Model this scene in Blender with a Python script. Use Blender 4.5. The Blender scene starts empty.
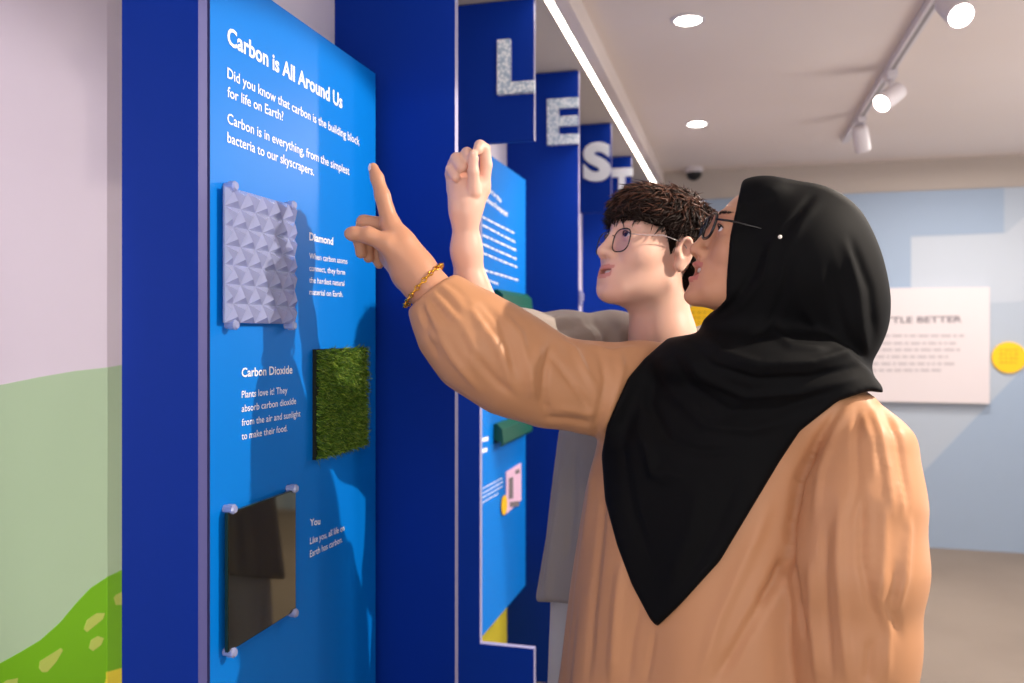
import bpy, bmesh, math, random
import numpy as np
from mathutils import Vector, Matrix
random.seed(7); rng = np.random.default_rng(7)
C = bpy.context.scene.collection
TH = math.radians(15.0); CT, ST = math.cos(TH), math.sin(TH)
F = 850.0; CX, CY = 512.0, 332.0; CAMZ = 1.38
S = 1.2                                  # size of the display system

# ------------------------------------------------------------------ geometry of the view (used only to measure)
def loc2w(p):                            # (lateral, depth, height) -> world
    l, d, h = p
    return (l*CT - d*ST, l*ST + d*CT, h)
def PT(u, v, d):
    return np.array([(u-CX)/F*d, d, CAMZ-(v-CY)/F*d])
def on_x(u, v, X):                       # point of plane x=X seen at u,v -> (Y,Z)
    t = (u-CX)/F
    Y = X*(CT+t*ST)/(t*CT-ST)
    d = -X*ST+Y*CT
    return Y, CAMZ-(v-CY)/F*d
def on_y(u, v, Y):
    t = (u-CX)/F
    X = Y*(t*CT-ST)/(CT+t*ST)
    d = -X*ST+Y*CT
    return X, CAMZ-(v-CY)/F*d
def on_z(u, v, Z):
    d = (CAMZ-Z)*F/(v-CY)
    l = (u-CX)/F*d
    return loc2w((l, d, Z))

# ------------------------------------------------------------------ materials
def srgb(r, g, b):
    f = lambda c: (c/255/12.92) if c/255 <= .04045 else ((c/255+.055)/1.055)**2.4
    return (f(r), f(g), f(b), 1)
def mat(name, col, rough=.6, metal=0, spec=.5, emis=None, estr=0, trans=0, ior=1.45, noise=None, bump=None, sss=0, coat=0, sheen=0, var=None):
    m = bpy.data.materials.new(name); m.use_nodes = True
    nt = m.node_tree; b = nt.nodes['Principled BSDF']
    b.inputs['Base Color'].default_value = col
    b.inputs['Roughness'].default_value = rough
    b.inputs['Metallic'].default_value = metal
    b.inputs['Specular IOR Level'].default_value = spec
    b.inputs['Transmission Weight'].default_value = trans
    b.inputs['IOR'].default_value = ior
    b.inputs['Coat Weight'].default_value = coat
    b.inputs['Sheen Weight'].default_value = sheen
    if sss:
        b.inputs['Subsurface Weight'].default_value = sss
        b.inputs['Subsurface Radius'].default_value = (.012, .004, .002)
        b.inputs['Subsurface Scale'].default_value = 1
    if emis:
        b.inputs['Emission Color'].default_value = emis
        b.inputs['Emission Strength'].default_value = estr
    tc = nt.nodes.new('ShaderNodeTexCoord')
    if var:                              # (scale, second colour, amount)
        n = nt.nodes.new('ShaderNodeTexNoise'); n.inputs['Scale'].default_value = var[0]; n.inputs['Detail'].default_value = 5
        nt.links.new(tc.outputs['Object'], n.inputs['Vector'])
        r = nt.nodes.new('ShaderNodeMapRange'); r.inputs[1].default_value = .35; r.inputs[2].default_value = .65
        r.inputs[4].default_value = var[2]
        nt.links.new(n.outputs['Fac'], r.inputs[0])
        mx = nt.nodes.new('ShaderNodeMix'); mx.data_type = 'RGBA'
        mx.inputs[6].default_value = col; mx.inputs[7].default_value = var[1]
        nt.links.new(r.outputs[0], mx.inputs[0]); nt.links.new(mx.outputs[2], b.inputs['Base Color'])
    if bump:                             # (scale, strength, distance)
        n = nt.nodes.new('ShaderNodeTexNoise'); n.inputs['Scale'].default_value = bump[0]; n.inputs['Detail'].default_value = 4
        nt.links.new(tc.outputs['Object'], n.inputs['Vector'])
        bp = nt.nodes.new('ShaderNodeBump'); bp.inputs['Strength'].default_value = bump[1]; bp.inputs['Distance'].default_value = bump[2]
        nt.links.new(n.outputs['Fac'], bp.inputs['Height']); nt.links.new(bp.outputs['Normal'], b.inputs['Normal'])
    return m
M = dict(
    panel=mat('bright_blue_print', srgb(0, 117, 211), .42, spec=.2),
    fin=mat('royal_blue_laminate', srgb(0, 46, 148), .55, spec=.15),
    edge=mat('pale_edge_band', srgb(156, 153, 190), .5),
    pedge=mat('grey_board_edge', srgb(84, 84, 140), .5),
    white=mat('white_print', srgb(238, 240, 248), .5),
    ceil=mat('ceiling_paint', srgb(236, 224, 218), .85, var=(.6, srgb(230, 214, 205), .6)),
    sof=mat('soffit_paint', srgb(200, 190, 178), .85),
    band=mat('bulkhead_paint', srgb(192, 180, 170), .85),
    blue_wall=mat('pale_blue_wall', srgb(172, 182, 194), .75, var=(.5, srgb(180, 188, 198), .5)),
    blue_a=mat('wall_graphic_darker_blue', srgb(154, 170, 190), .75),
    blue_b=mat('wall_graphic_lighter_grey', srgb(186, 193, 202), .75),
    mural_sky=mat('mural_pale_pink', srgb(224, 215, 226), .6, var=(1.2, srgb(216, 205, 218), .7)),
    mural_hill=mat('mural_sage_green', srgb(176, 202, 166), .6),
    mural_bush=mat('mural_leaf_green', srgb(116, 182, 8), .6),
    mural_spot=mat('mural_leaf_mark', srgb(184, 200, 92), .6),
    mural_yellow=mat('mural_yellow', srgb(232, 214, 60), .6),
    floor=mat('floor_screed', srgb(134, 121, 109), .6, var=(1.6, srgb(122, 109, 98), .8), bump=(60, .15, .002)),
    sign=mat('sign_board', srgb(220, 209, 209), .6),
    sign_edge=mat('sign_board_edge', srgb(150, 148, 158), .6),
    ink=mat('grey_ink', srgb(120, 112, 118), .7),
    inkl=mat('pale_grey_ink', srgb(188, 178, 180), .7),
    yellow=mat('yellow_disc_print', srgb(250, 196, 0), .5),
    yink=mat('ochre_ink', srgb(190, 140, 10), .6),
    black=mat('black_plastic', srgb(18, 18, 20), .35),
    chrome=mat('clear_stud_cap', srgb(240, 232, 236), .08, trans=.7, metal=.0, spec=.9),
    clear=mat('clear_faceted_plastic', srgb(196, 204, 246), .07, trans=.5, ior=1.5, spec=.9, coat=.8),
    mirror=mat('smoked_mirror', srgb(122, 118, 100), .05, metal=1),
    mirror_edge=mat('mirror_green_edge', srgb(24, 48, 40), .2),
    turf_back=mat('turf_backing', srgb(20, 26, 14), .9),
    grey_w=mat('white_fitting', srgb(222, 214, 216), .5),
    lamp=mat('lamp_glow', srgb(255, 250, 240), .5, emis=(1, .95, .88, 1), estr=14),
    led=mat('led_strip_glow', srgb(255, 250, 238), .5, emis=(1, .94, .84, 1), estr=6),
    track=mat('track_rail_grey', srgb(150, 142, 142), .5),
    flap=mat('dark_green_flap', srgb(8, 84, 62), .4),
    pink=mat('pink_card', srgb(236, 196, 224), .5),
)
def letter_mat():
    m = mat('speckled_white_letter', srgb(222, 230, 236), .5)
    nt = m.node_tree; b = nt.nodes['Principled BSDF']
    tc = nt.nodes.new('ShaderNodeTexCoord'); v = nt.nodes.new('ShaderNodeTexVoronoi'); v.inputs['Scale'].default_value = 95
    nt.links.new(tc.outputs['Object'], v.inputs['Vector'])
    r = nt.nodes.new('ShaderNodeValToRGB'); r.color_ramp.elements[0].position = .3; r.color_ramp.elements[0].color = srgb(244, 247, 250)
    r.color_ramp.elements[1].position = .75; r.color_ramp.elements[1].color = srgb(170, 190, 208)
    nt.links.new(v.outputs['Distance'], r.inputs['Fac']); nt.links.new(r.outputs[0], b.inputs['Base Color'])
    return m
M['letter'] = letter_mat()
def grass_mat():
    m = mat('turf_blades', srgb(70, 110, 20), .6)
    nt = m.node_tree; b = nt.nodes['Principled BSDF']
    g = nt.nodes.new('ShaderNodeNewGeometry'); r = nt.nodes.new('ShaderNodeValToRGB')
    r.color_ramp.elements[0].color = srgb(36, 66, 8); r.color_ramp.elements[1].color = srgb(150, 170, 60)
    e = r.color_ramp.elements.new(.6); e.color = srgb(84, 124, 16)
    nt.links.new(g.outputs['Random Per Island'], r.inputs['Fac']); nt.links.new(r.outputs[0], b.inputs['Base Color'])
    return m
M['grass'] = grass_mat()

# ------------------------------------------------------------------ object helpers
def link(name, me, parent=None, mats=None):
    o = bpy.data.objects.new(name, me); C.objects.link(o)
    if mats:
        for m in (mats if isinstance(mats, (list, tuple)) else [mats]): me.materials.append(m)
    if parent: o.parent = parent
    return o
def tag(o, label=None, cat=None, group=None, kind=None):
    if label: o['label'] = label
    if cat: o['category'] = cat
    if group: o['group'] = group
    if kind: o['kind'] = kind
    return o
def empty(name, loc, label, cat, group=None):
    o = bpy.data.objects.new(name, None); C.objects.link(o); o.location = loc; o.empty_display_size = .1
    return tag(o, label, cat, group)
class MB:                                # world coordinates; build() subtracts the parent's place
    def __init__(s): s.v = []; s.f = []; s.m = []
    def add(s, vs, fs, mi=0):
        n = len(s.v); s.v += [tuple(map(float, p)) for p in vs]
        s.f += [tuple(n+i for i in f) for f in fs]; s.m += [mi]*len(fs); return s
    def box(s, a, b, mi=0):
        x0, y0, z0 = a; x1, y1, z1 = b
        return s.add([(x0,y0,z0),(x1,y0,z0),(x1,y1,z0),(x0,y1,z0),(x0,y0,z1),(x1,y0,z1),(x1,y1,z1),(x0,y1,z1)],
                     [(0,3,2,1),(4,5,6,7),(0,1,5,4),(1,2,6,5),(2,3,7,6),(3,0,4,7)], mi)
    def prism(s, pts, ext, mi=0, side=None):   # pts: planar 3-D loop, ext: vector
        n = len(pts); q = [tuple(np.add(p, ext)) for p in pts]
        s.add(list(pts)+q, [tuple(range(n)), tuple(range(2*n-1, n-1, -1))], mi)
        k = len(s.v)-2*n
        for i in range(n):
            j = (i+1) % n
            s.f.append((k+i, k+n+i, k+n+j, k+j)); s.m.append(mi if side is None else side)
        return s
    def tube(s, pts, rad, seg=10, mi=0, closed=False):
        pts = [np.array(p, float) for p in pts]; n = len(pts)
        if not hasattr(rad, '__len__'): rad = [rad]*n
        k = len(s.v); up = np.array([.123, .321, .9])
        for i, p in enumerate(pts):
            a = pts[(i-1) % n] if (closed or i > 0) else p; b = pts[(i+1) % n] if (closed or i < n-1) else p
            t = b-a; t = t/(np.linalg.norm(t)+1e-9)
            x = np.cross(t, up); x /= np.linalg.norm(x)+1e-9; y = np.cross(x, t)
            for j in range(seg):
                c = 2*math.pi*j/seg
                s.v.append(tuple(p+rad[i]*(math.cos(c)*x+math.sin(c)*y)))
        rng_ = n if closed else n-1
        for i in range(rng_):
            for j in range(seg):
                a = k+i*seg+j; b = k+i*seg+(j+1) % seg; i2 = (i+1) % n
                s.f.append((a, b, k+i2*seg+(j+1) % seg, k+i2*seg+j)); s.m.append(mi)
        if not closed:
            s.f.append(tuple(k+j for j in range(seg-1, -1, -1))); s.m.append(mi)
            s.f.append(tuple(k+(n-1)*seg+j for j in range(seg))); s.m.append(mi)
        return s
    def lathe(s, p, axis, prof, seg=24, mi=0):  # prof: list (distance along axis, radius)
        axis = np.array(axis, float); axis /= np.linalg.norm(axis)
        pts = [np.array(p)+axis*d for d, r in prof]
        up = np.array([.123, .321, .9]); x = np.cross(axis, up); x /= np.linalg.norm(x); y = np.cross(x, axis)
        k = len(s.v)
        for q, (d, r) in zip(pts, prof):
            for j in range(seg):
                c = 2*math.pi*j/seg; s.v.append(tuple(q+max(r, 1e-4)*(math.cos(c)*x+math.sin(c)*y)))
        for i in range(len(prof)-1):
            for j in range(seg):
                s.f.append((k+i*seg+j, k+i*seg+(j+1) % seg, k+(i+1)*seg+(j+1) % seg, k+(i+1)*seg+j)); s.m.append(mi)
        s.f.append(tuple(k+j for j in range(seg-1, -1, -1))); s.m.append(mi)
        s.f.append(tuple(k+(len(prof)-1)*seg+j for j in range(seg))); s.m.append(mi)
        return s
    def build(s, name, mats, parent=None, smooth=False, bevel=0, origin=None):
        o0 = np.array(parent_loc(parent) if parent else (origin if origin is not None else (0, 0, 0)), float)
        me = bpy.data.meshes.new(name)
        me.from_pydata([tuple(np.array(p)-o0) for p in s.v], [], s.f)
        o = link(name, me, parent, mats)
        me.polygons.foreach_set('material_index', s.m)
        bm = bmesh.new(); bm.from_mesh(me); bmesh.ops.recalc_face_normals(bm, faces=bm.faces); bm.to_mesh(me); bm.free()
        if smooth: me.polygons.foreach_set('use_smooth', [True]*len(me.polygons))
        if origin is not None and not parent: o.location = origin
        if bevel:
            b = o.modifiers.new('b', 'BEVEL'); b.width = bevel; b.segments = 2; b.limit_method = 'ANGLE'
        me.update(); return o
def parent_loc(p):
    v = Vector((0, 0, 0))
    while p: v = v+p.location; p = p.parent
    return tuple(v)

# ------------------------------------------------------------------ text (flat lettering, each line laid out between two ends)
def text_geo(s, bold=0.0, res=3):
    cu = bpy.data.curves.new('t', 'FONT'); cu.body = s; cu.size = 1; cu.offset = bold; cu.resolution_u = res; cu.extrude = 0
    o = bpy.data.objects.new('t', cu); C.objects.link(o); bpy.context.view_layer.update()
    me = bpy.data.meshes.new_from_object(o.evaluated_get(bpy.context.evaluated_depsgraph_get()))
    v = [tuple(p.co) for p in me.vertices]; f = [tuple(p.vertices) for p in me.polygons]
    bpy.data.objects.remove(o); bpy.data.curves.remove(cu); bpy.data.meshes.remove(me)
    xs = [p[0] for p in v]; x0, x1 = min(xs), max(xs)
    return [((p[0]-x0)/(x1-x0), p[1]) for p in v], f
CAPH = .729
def text_on(mb, s, A, B, cap, n, bold=0, lift=.0008, mi=0):
    """A, B: world ends of the baseline, cap: capital height (m), n: normal of the surface"""
    g, f = text_geo(s, bold); A = np.array(A); B = np.array(B); n = np.array(n)
    vs = [A+(B-A)*x+np.array([0, 0, 1])*y*cap/CAPH+n*lift for x, y in g]
    mb.add(vs, f, mi)
# ================================================================== ROOM
ZS = CAMZ+.852*S; ZC = 2.49; YF = 5.98
XF, XP, XL = -.505*S, -.65*S, -.76*S
XW1, XW2 = -1.2*S, -1.1*S
ZT, ZB = CAMZ+.477*S, CAMZ-.795*S
XR, YB = 3.4, -1.6
def struct(o): o['kind'] = 'structure'; return o
struct(MB().box((-3, YB-1, -.1), (XR+.1, YF+.1, 0)).build('floor', M['floor']))
struct(MB().box((-3, YB-1, ZC), (XR+.1, YF+.2, ZC+.1)).build('ceiling', M['ceil']))
# far wall with the pale blue print and plain bulkhead above
b = MB().box((-3, YF, 0), (XR+.1, YF+.1, ZC))
def far_poly(mb, pts, mi, lift=.002):
    ps = [(on_y(u, v, YF)[0], YF, on_y(u, v, YF)[1]) for u, v in pts]
    mb.prism([(x, YF-lift, z) for x, y, z in ps], (0, lift, 0), mi)
ztop = on_y(960, 190, YF)[1]
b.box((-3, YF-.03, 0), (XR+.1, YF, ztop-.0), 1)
def fp(pts, mi, lift):
    ps = [on_y(u, v, YF-.03) for u, v in pts]
    b.prism([(x, YF-.03-lift, min(z, ztop-.001)) for x, z in ps], (0, lift, 0), mi)
fp([(640, 193), (1004, 186), (1004, 233), (911, 236), (911, 300), (640, 300)], 2, .002)
fp([(911, 238), (1006, 233), (1060, 185), (1060, 300), (911, 306)], 3, .002)
fp([(925, 470), (1060, 330), (1060, 560), (840, 560)], 2, .002)
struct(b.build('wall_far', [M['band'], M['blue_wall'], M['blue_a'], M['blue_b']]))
struct(MB().box((XR, YB-1, 0), (XR+.1, YF, ZC)).build('wall_right', M['blue_wall']))
# left wall with the printed mural
b = MB()
YW = on_x(107, 300, XW1)[0]
b.box((XW1-.1, YB-1, 0), (XW1, YW, ZC), 0)
RE = np.array((-.29, .957)); R0 = np.array((XW1, YW)); R1 = R0+RE*.32; XW2 = R1[0]
b.prism([(R0[0], R0[1], 0), (R1[0], R1[1], 0), (R1[0]-.1, R1[1], 0), (R0[0]-.1, R0[1], 0)], (0, 0, ZC), 0)
b.box((XW2-.1, R1[1], 0), (XW2, YF, ZC), 0)
def mural(pts, mi, lift, X=XW1):
    ps = [on_x(u, v, X) for u, v in pts]
    b.prism([(X+lift, y, z) for y, z in ps], (-lift, 0, 0), mi)
hill = [(-240, 470), (-120, 415), (0, 385), (40, 377), (75, 371), (107, 367.5)]
mural(hill+[(107, 900), (-240, 1200)], 1, .001)
bush = [(-240, 700), (-60, 684), (0, 663), (20, 652), (40, 640), (60, 622), (75, 604), (90, 588), (107, 577)]
mural(bush+[(107, 900), (-240, 1200)], 2, .002)
mural([(38, 668), (39, 661), (60, 648), (62, 650), (55, 662), (46, 672), (41, 672)], 3, .003)
mural([(83, 629), (86, 620), (96, 613), (104, 613), (102, 619), (91, 628), (86, 632)], 3, .003)
mural([(88, 648), (90, 640), (97, 636), (103, 638), (100, 645), (92, 651)], 3, .003)
mural([(2, 683), (6, 680), (17, 678), (16, 684), (10, 690), (2, 690)], 3, .003)
mural([(104, 683), (107, 672), (107, 900), (96, 800), (98, 700)], 4, .003)
def ret(pts, mi, lift):
    nn_ = np.array((.957, .29)); ps = []
    for u, v in pts:
        t = (u-CX)/F; r = np.array((t*CT-ST, CT+t*ST)); s = (R0@nn_+lift)/(r@nn_); q = r*s
        ps.append((q[0], q[1], CAMZ-(v-CY)/F*s))
    b.prism(ps, (-.957*lift, -.29*lift, 0), mi)
ret([(107.2, 367.5), (140, 362), (140, 900), (107.2, 900)], 1, .001)
ret([(107.2, 577), (122, 570), (140, 560), (140, 900), (107.2, 900)], 2, .002)
ret([(114, 598), (116, 595), (122, 592), (126, 600), (122, 605), (116, 605)], 3, .003)
ret([(107.2, 672), (122, 668), (140, 668), (140, 900), (107.2, 900)], 4, .003)
struct(b.build('wall_left', [M['mural_sky'], M['mural_hill'], M['mural_bush'], M['mural_spot'], M['mural_yellow']]))
# soffit over the fins with its led strip
XS = XF+.035
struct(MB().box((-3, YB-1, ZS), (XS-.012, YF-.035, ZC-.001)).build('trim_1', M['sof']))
XS = XS-.014
led = MB().box((XS+.004, .0, ZS+.002), (XS+.028, YF-.04, ZS+.01)).build('led_strip', M['led'])
tag(led, 'long white LED light line along the edge of the dropped ceiling above the blue fins', 'light strip')
ch = MB()
ch.box((XS+.0021, 0, ZS-.001), (XS+.0035, YF-.035, ZC-.001)).box((XS+.0285, 0, ZS-.001), (XS+.075, YF-.035, ZC-.001)).box((XS+.0035, 0, ZS+.0105), (XS+.0285, YF-.035, ZC-.001))
struct(ch.build('trim_2', M['ceil']))
# ------------------------------------------------------------------ blue fins
TF = .022
YS_ = [.917, 1.48, 2.10, 2.72, 3.44, 4.11, 4.87]
fy = [y*S for y in YS_]
labels = ['blue fin at the near left end, behind the bright blue panel\'s near edge',
          'tall blank blue fin standing at the far edge of the front panel',
          'blue fin carrying the speckled letter L, notched around the second panel',
          'blue fin carrying the white letter E, behind the second info panel',
          'blue fin carrying the white letter S',
          'blue fin carrying the white letter T',
          'farthest narrow blue fin, beyond the one with letter T']
fins = []
for i, y in enumerate(fy):
    notched = i % 2 == 0
    zt = ZS-.004
    XL_ = XL if i != 3 else on_y(497, 300, y)[0]
    if notched: out = [(XL, 0), (XF, 0), (XF, ZB-.012), (XP+.002, ZB-.012), (XP+.002, ZT+.012), (XF, ZT+.012), (XF, zt), (XL, zt)]
    else: out = [(XL_, 0), (XF, 0), (XF, zt), (XL_, zt)]
    root = empty('display_fin', (XL, y, 0), labels[i], 'display fin', 'blue fins of the exhibition wall')
    e = .0015
    MB().prism([(x, y, z) for x, z in out], (0, TF, 0), 0, 1).build('board', [M['fin'], M['pedge'] if i == 0 else M['edge']], root)
    for pl in root.children[0].data.polygons:
        if abs(pl.normal.z) > .9 and pl.center.z > 1.5: pl.material_index = 0
    fins.append(root)
for n_, (i0, i1) in enumerate(((0, 1), (2, 3), (4, 5))):   # printed boards closing the bays behind the panels
    bb = MB(); xb_ = XL+.016
    bb.box((xb_-.012, fy[i0]+TF+.001, 0), (xb_, fy[i1]-.001, ZS-.004), 0)
    bb.box((xb_, fy[i0]+TF+.001, 0), (xb_+.001, fy[i1]-.001, .47), 1)
    struct(bb.build('trim_%d' % (n_+3), [M['mural_sky'], M['mural_yellow']]))
def letter(root, ch, y, u0, u1, v0, v1, bold=.03, t=.02, mt='letter'):
    x0, _ = on_y(u0, v0, y-t); x1, _ = on_y(u1, v0, y-t)
    um = (u0+u1)/2
    z1 = on_y(um, v0, y-t)[1]; z0 = on_y(um, v1, y-t)[1]
    g, f = text_geo(ch, bold, 6); ys = [p[1] for p in g]; a, c = min(ys), max(ys)
    mb = MB(); n = len(g)
    fr = [(x0+(x1-x0)*p, y-t, z0+(z1-z0)*(q-a)/(c-a)) for p, q in g]
    mb.add(fr, f); mb.add([(p[0], y-.0005, p[2]) for p in fr], f)
    cnt = {}
    for q in f:
        for i in range(len(q)):
            e = (q[i], q[(i+1) % len(q)]); cnt[e] = cnt.get(e, 0)+1
    for (p, q) in cnt:
        if (q, p) not in cnt: mb.f.append((p, q, n+q, n+p)); mb.m.append(0)
    return mb.build('letter', M[mt], root)
letter(fins[2], 'L', fy[2], 497, 534, 38, 93, .035)
letter(fins[3], 'E', fy[3], 547, 578.5, 98, 144, .035)
letter(fins[4], 'S', fy[4], 583, 610.5, 142, 181, .05, mt='white')
letter(fins[5], 'T', fy[5], 611, 632.5, 168, 202, .05, mt='white')

# ------------------------------------------------------------------ info panels
NX = (1, 0, 0)
def panel(y0, y1, label):
    root = empty('info_panel', (XP-.02, y0, ZB), label, 'information panel', 'bright blue information panels')
    MB().box((XP-.02, y0, ZB), (XP, y1, ZT)).build('board', [M['panel']], root)
    o = root.children[0]; me = o.data; me.materials.append(M['pedge'])
    for p in me.polygons:
        if abs(p.normal.y) > .5: p.material_index = 1
    return root
Y1a, Y1b = on_x(210, 300, XP)[0], on_x(375.5, 300, XP)[0]
p1 = panel(Y1a, Y1b, 'large bright blue panel headed Carbon is All Around Us in the foreground')
Y2b = on_x(525.5, 300, XP)[0]
p2 = panel(fy[2]+TF+.003, Y2b, 'second bright blue panel with green flaps, seen between the raised arms and letter L fin')
def W(u, v): y, z = on_x(u, v, XP); return (XP, y, z)
def block(parent, name, lines, bold, mats='white'):
    mb = MB()
    for s, u0, v0, u1, v1, cap in lines:
        d = -XP*ST+on_x(u0, v0, XP)[0]*CT
        text_on(mb, s, W(u0, v0), W(u1, v1), cap*d/F, NX, bold)
    return mb.build(name, M[mats], parent)
block(p1, 'heading', [('Carbon is All Around Us', 227, 43.5, 342, 108.5, 18)], .024)
block(p1, 'paragraph', [('Did you know that carbon is the building block', 227, 77.6, 359, 145.5, 11),
    ('for life on Earth?', 227, 96.6, 283, 121, 11)], .008)
block(p1, 'paragraph', [
    ('Carbon is in everything, from the simplest', 227, 123, 349, 175, 11),
    ('bacteria to our skyscrapers.', 227, 142, 313.6, 175.7, 11)], .008)
block(p1, 'caption_heading', [('Diamond', 309, 240, 332.8, 244.8, 8)], .024)
block(p1, 'caption_heading', [('Carbon Dioxide', 241.3, 376.9, 292, 373.3, 9.3)], .018)
block(p1, 'caption_heading', [('You', 309.6, 526, 319.9, 524.2, 7.2)], .02)
block(p1, 'caption', [('When carbon atoms', 309, 258.7, 347, 264, 6.2), ('connect, they form', 309, 270.6, 344.6, 275, 6.2),
    ('the hardest natural', 309, 282.7, 344, 286, 6.2), ('material on Earth.', 309, 294.6, 342.6, 297, 6.2)], .006)
block(p1, 'caption', [('Plants love it! They', 241.3, 398, 287, 393, 7.5), ('absorb carbon dioxide', 241.3, 412, 295.7, 403.8, 7.5),
    ('from the air and sunlight', 241.3, 426, 300, 416.4, 7.5), ('to make their food.', 241.3, 439.8, 287, 431, 7.5)], .006)
block(p1, 'caption', [('Like you, all life on', 309.6, 544.4, 344, 530.5, 7), ('Earth has carbon.', 309.6, 557.4, 342, 542, 7)], .01)
# second panel: heading, lines, swatches, card
block(p2, 'heading', [('What is the', 483, 186, 501, 203, 5.5)], .03)
block(p2, 'heading', [('Carbon Footprint?', 483, 199, 507.5, 217, 5.5)], .03)
def bars(parent, name, rows, h, mats='white', seed=1):
    r = random.Random(seed); mb = MB()
    for u0, v0, u1, v1 in rows:
        a = np.array(W(u0, v0)); c = np.array(W(u1, v1)); t = 0
        while t < .97:
            w = r.uniform(.08, .2); t1 = min(1, t+w); p = a+(c-a)*t; q = a+(c-a)*t1
            mb.prism([p+(0.0008, 0, 0), q+(0.0008, 0, 0), q+(0.0008, 0, h), p+(0.0008, 0, h)], (-.0006, 0, 0)); t = t1+.035
    return mb.build(name, M[mats], parent)
bars(p2, 'paragraph', [(482.5, 218, 514, 234), (482.5, 226, 515, 243), (482.5, 236, 516, 251), (482.5, 245, 516.5, 260), (482.5, 254, 517, 268), ], .006)
bars(p2, 'paragraph', [(484, 271, 518, 281), (485, 280, 498, 285)], .006, seed=4)
bars(p2, 'caption', [(482.5, 489, 503, 478), (482.5, 494, 503, 482), (482.5, 498, 502, 487), (482.5, 503, 498, 494)], .003, seed=3)
for (u0, v0, u1, v1) in [(482, 397, 487, 401), (482, 402, 487, 406), (482, 438, 488, 442), (482, 449, 487, 453)]:
    a, c, e_, g_ = W(u0, v0), W(u1, v0-1.5), W(u1, v1-1.5), W(u0, v1)
    MB().prism([np.array(q)+(0.0008, 0, 0) for q in (a, c, e_, g_)], (-.0006, 0, 0)).build('label_mark', M['white'], p2)
def flap(u0, u1, v0a, v0b, v1a, v1b, label):
    y0, zt0 = on_x(u0, v0a, XP); y1, zt1 = on_x(u1, v0b, XP); zb = on_x(u0, v1a, XP)[1]; zt = (zt0+zt1)/2
    r = empty('green_flap', (XP, y0, zb), label, 'lift-up flap', 'dark green flaps on the second blue panel')
    mb = MB(); h = zt-zb
    prof = [(0.001, zt), (.012, zt), (.03, zt-.25*h), (.034, zb+.12*h), (.028, zb), (.022, zb), (.027, zb+.14*h), (.001, zb+.3*h)]
    mb.prism([(XP+x, y0, z) for x, z in prof], (0, y1-y0, 0)); mb.build('cover', M['flap'], r)
    MB().box((XP+.0005, y0+.004, zb+.01), (XP+.012, y1-.004, zb+.35*h)).build('holder', M['black'], r)
    return r
flap(494, 524, 293, 291, 310, 310, 'upper dark green flap, just above the grey sleeve of the man')
flap(493.5, 524, 421, 415, 446, 436, 'lower dark green flap, just below the raised tan sleeve')
# pink card and yellow token
cr = empty('pink_card', W(506, 515), 'small pink printed card with a yellow oval on the second blue panel', 'card')
cc = [W(505.5, 472), W(520.5, 463), W(520.5, 500), W(505.5, 514)]
MB().prism([np.array(q)+(.003, 0, 0) for q in cc], (-.0028, 0, 0)).build('sheet', M['pink'], cr)
mb = MB(); yc, zc = on_x(503, 505, XP)
mb.prism([(XP+.006, yc+.034*math.cos(a), zc+.034*math.sin(a)) for a in np.linspace(0, 2*math.pi, 24, endpoint=False)], (-.0027, 0, 0)); mb.build('oval', M['yellow'], cr)
for u0, v0, u1, v1 in [(508, 478, 512, 499), (514.5, 470, 518.5, 474), (509, 507, 518, 502)]:
    MB().prism([np.array(W(u0, v0))+(.0045, 0, 0), np.array(W(u1, v0-1))+(.0045, 0, 0), np.array(W(u1, v1-1))+(.0045, 0, 0), np.array(W(u0, v1))+(.0045, 0, 0)], (-.001, 0, 0)).build('print', M['ink'], cr)

# ------------------------------------------------------------------ faceted plastic tile
def quad(px, fr=.012):   # average pixel corners TL,TR,BR,BL to a true rectangle
    p = [on_x(u, v, XP+fr) for u, v in px]
    return (p[0][0]+p[3][0])/2, (p[1][0]+p[2][0])/2, (p[2][1]+p[3][1])/2, (p[0][1]+p[1][1])/2
def stud(root, y, z, x1=.020, r=.0072):
    mb = MB(); mb.lathe((XP+.0005, y, z), NX, [(0, r*.9), (x1-.012, r*.9), (x1-.012, r*1.15), (x1-.003, r*1.15), (x1, r*.8)], 12)
    return mb.build('stud', M['clear'], root)
y0, y1, z0, z1 = quad([(224.9, 187.5), (294.6, 204.5), (294.6, 323.7), (224.3, 323)])
t = empty('faceted_tile', (XP, y0, z0), 'clear diamond-faceted plastic tile mounted above the words Carbon Dioxide', 'plastic tile')
mb = MB(); xb = XP+.009
mb.box((xb, y0, z0), (xb+.003, y1, z1))
cols, rows = 5, 7; cw = (y1-y0)/cols; rh = (z1-z0)/rows
def tri(a, bb, c_, h):
    a, bb, c_ = map(np.array, (a, bb, c_)); m_ = (a+bb+c_)/3; m_ = m_+np.array((h, 0, 0))
    mb.add([a, bb, c_, m_], [(0, 1, 3), (1, 2, 3), (2, 0, 3)])
xf = xb+.0032
for j in range(rows):
    for i in range(-1, cols+1):
        o_ = (j % 2)*.5
        ya, yb_, ym = y0+(i+o_)*cw, y0+(i+1+o_)*cw, y0+(i+.5+o_)*cw; za, zb_ = z0+j*rh, z0+(j+1)*rh
        for T in ([(ya, za), (yb_, za), (ym, zb_)], [(ym, zb_), (yb_, za), (yb_+cw/2, zb_)]):
            T = [(min(max(p, y0), y1), q) for p, q in T]
            if abs((T[1][0]-T[0][0])*(T[2][1]-T[0][1])-(T[2][0]-T[0][0])*(T[1][1]-T[0][1])) < 1e-6: continue
            P_ = [(xf, p, q) for p, q in T]; mid = [tuple((np.array(P_[k])+np.array(P_[(k+1) % 3]))/2) for k in range(3)]
            hh = .0095
            tri(P_[0], P_[1], P_[2], hh)
mb.build('plate', M['clear'], t)
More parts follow.
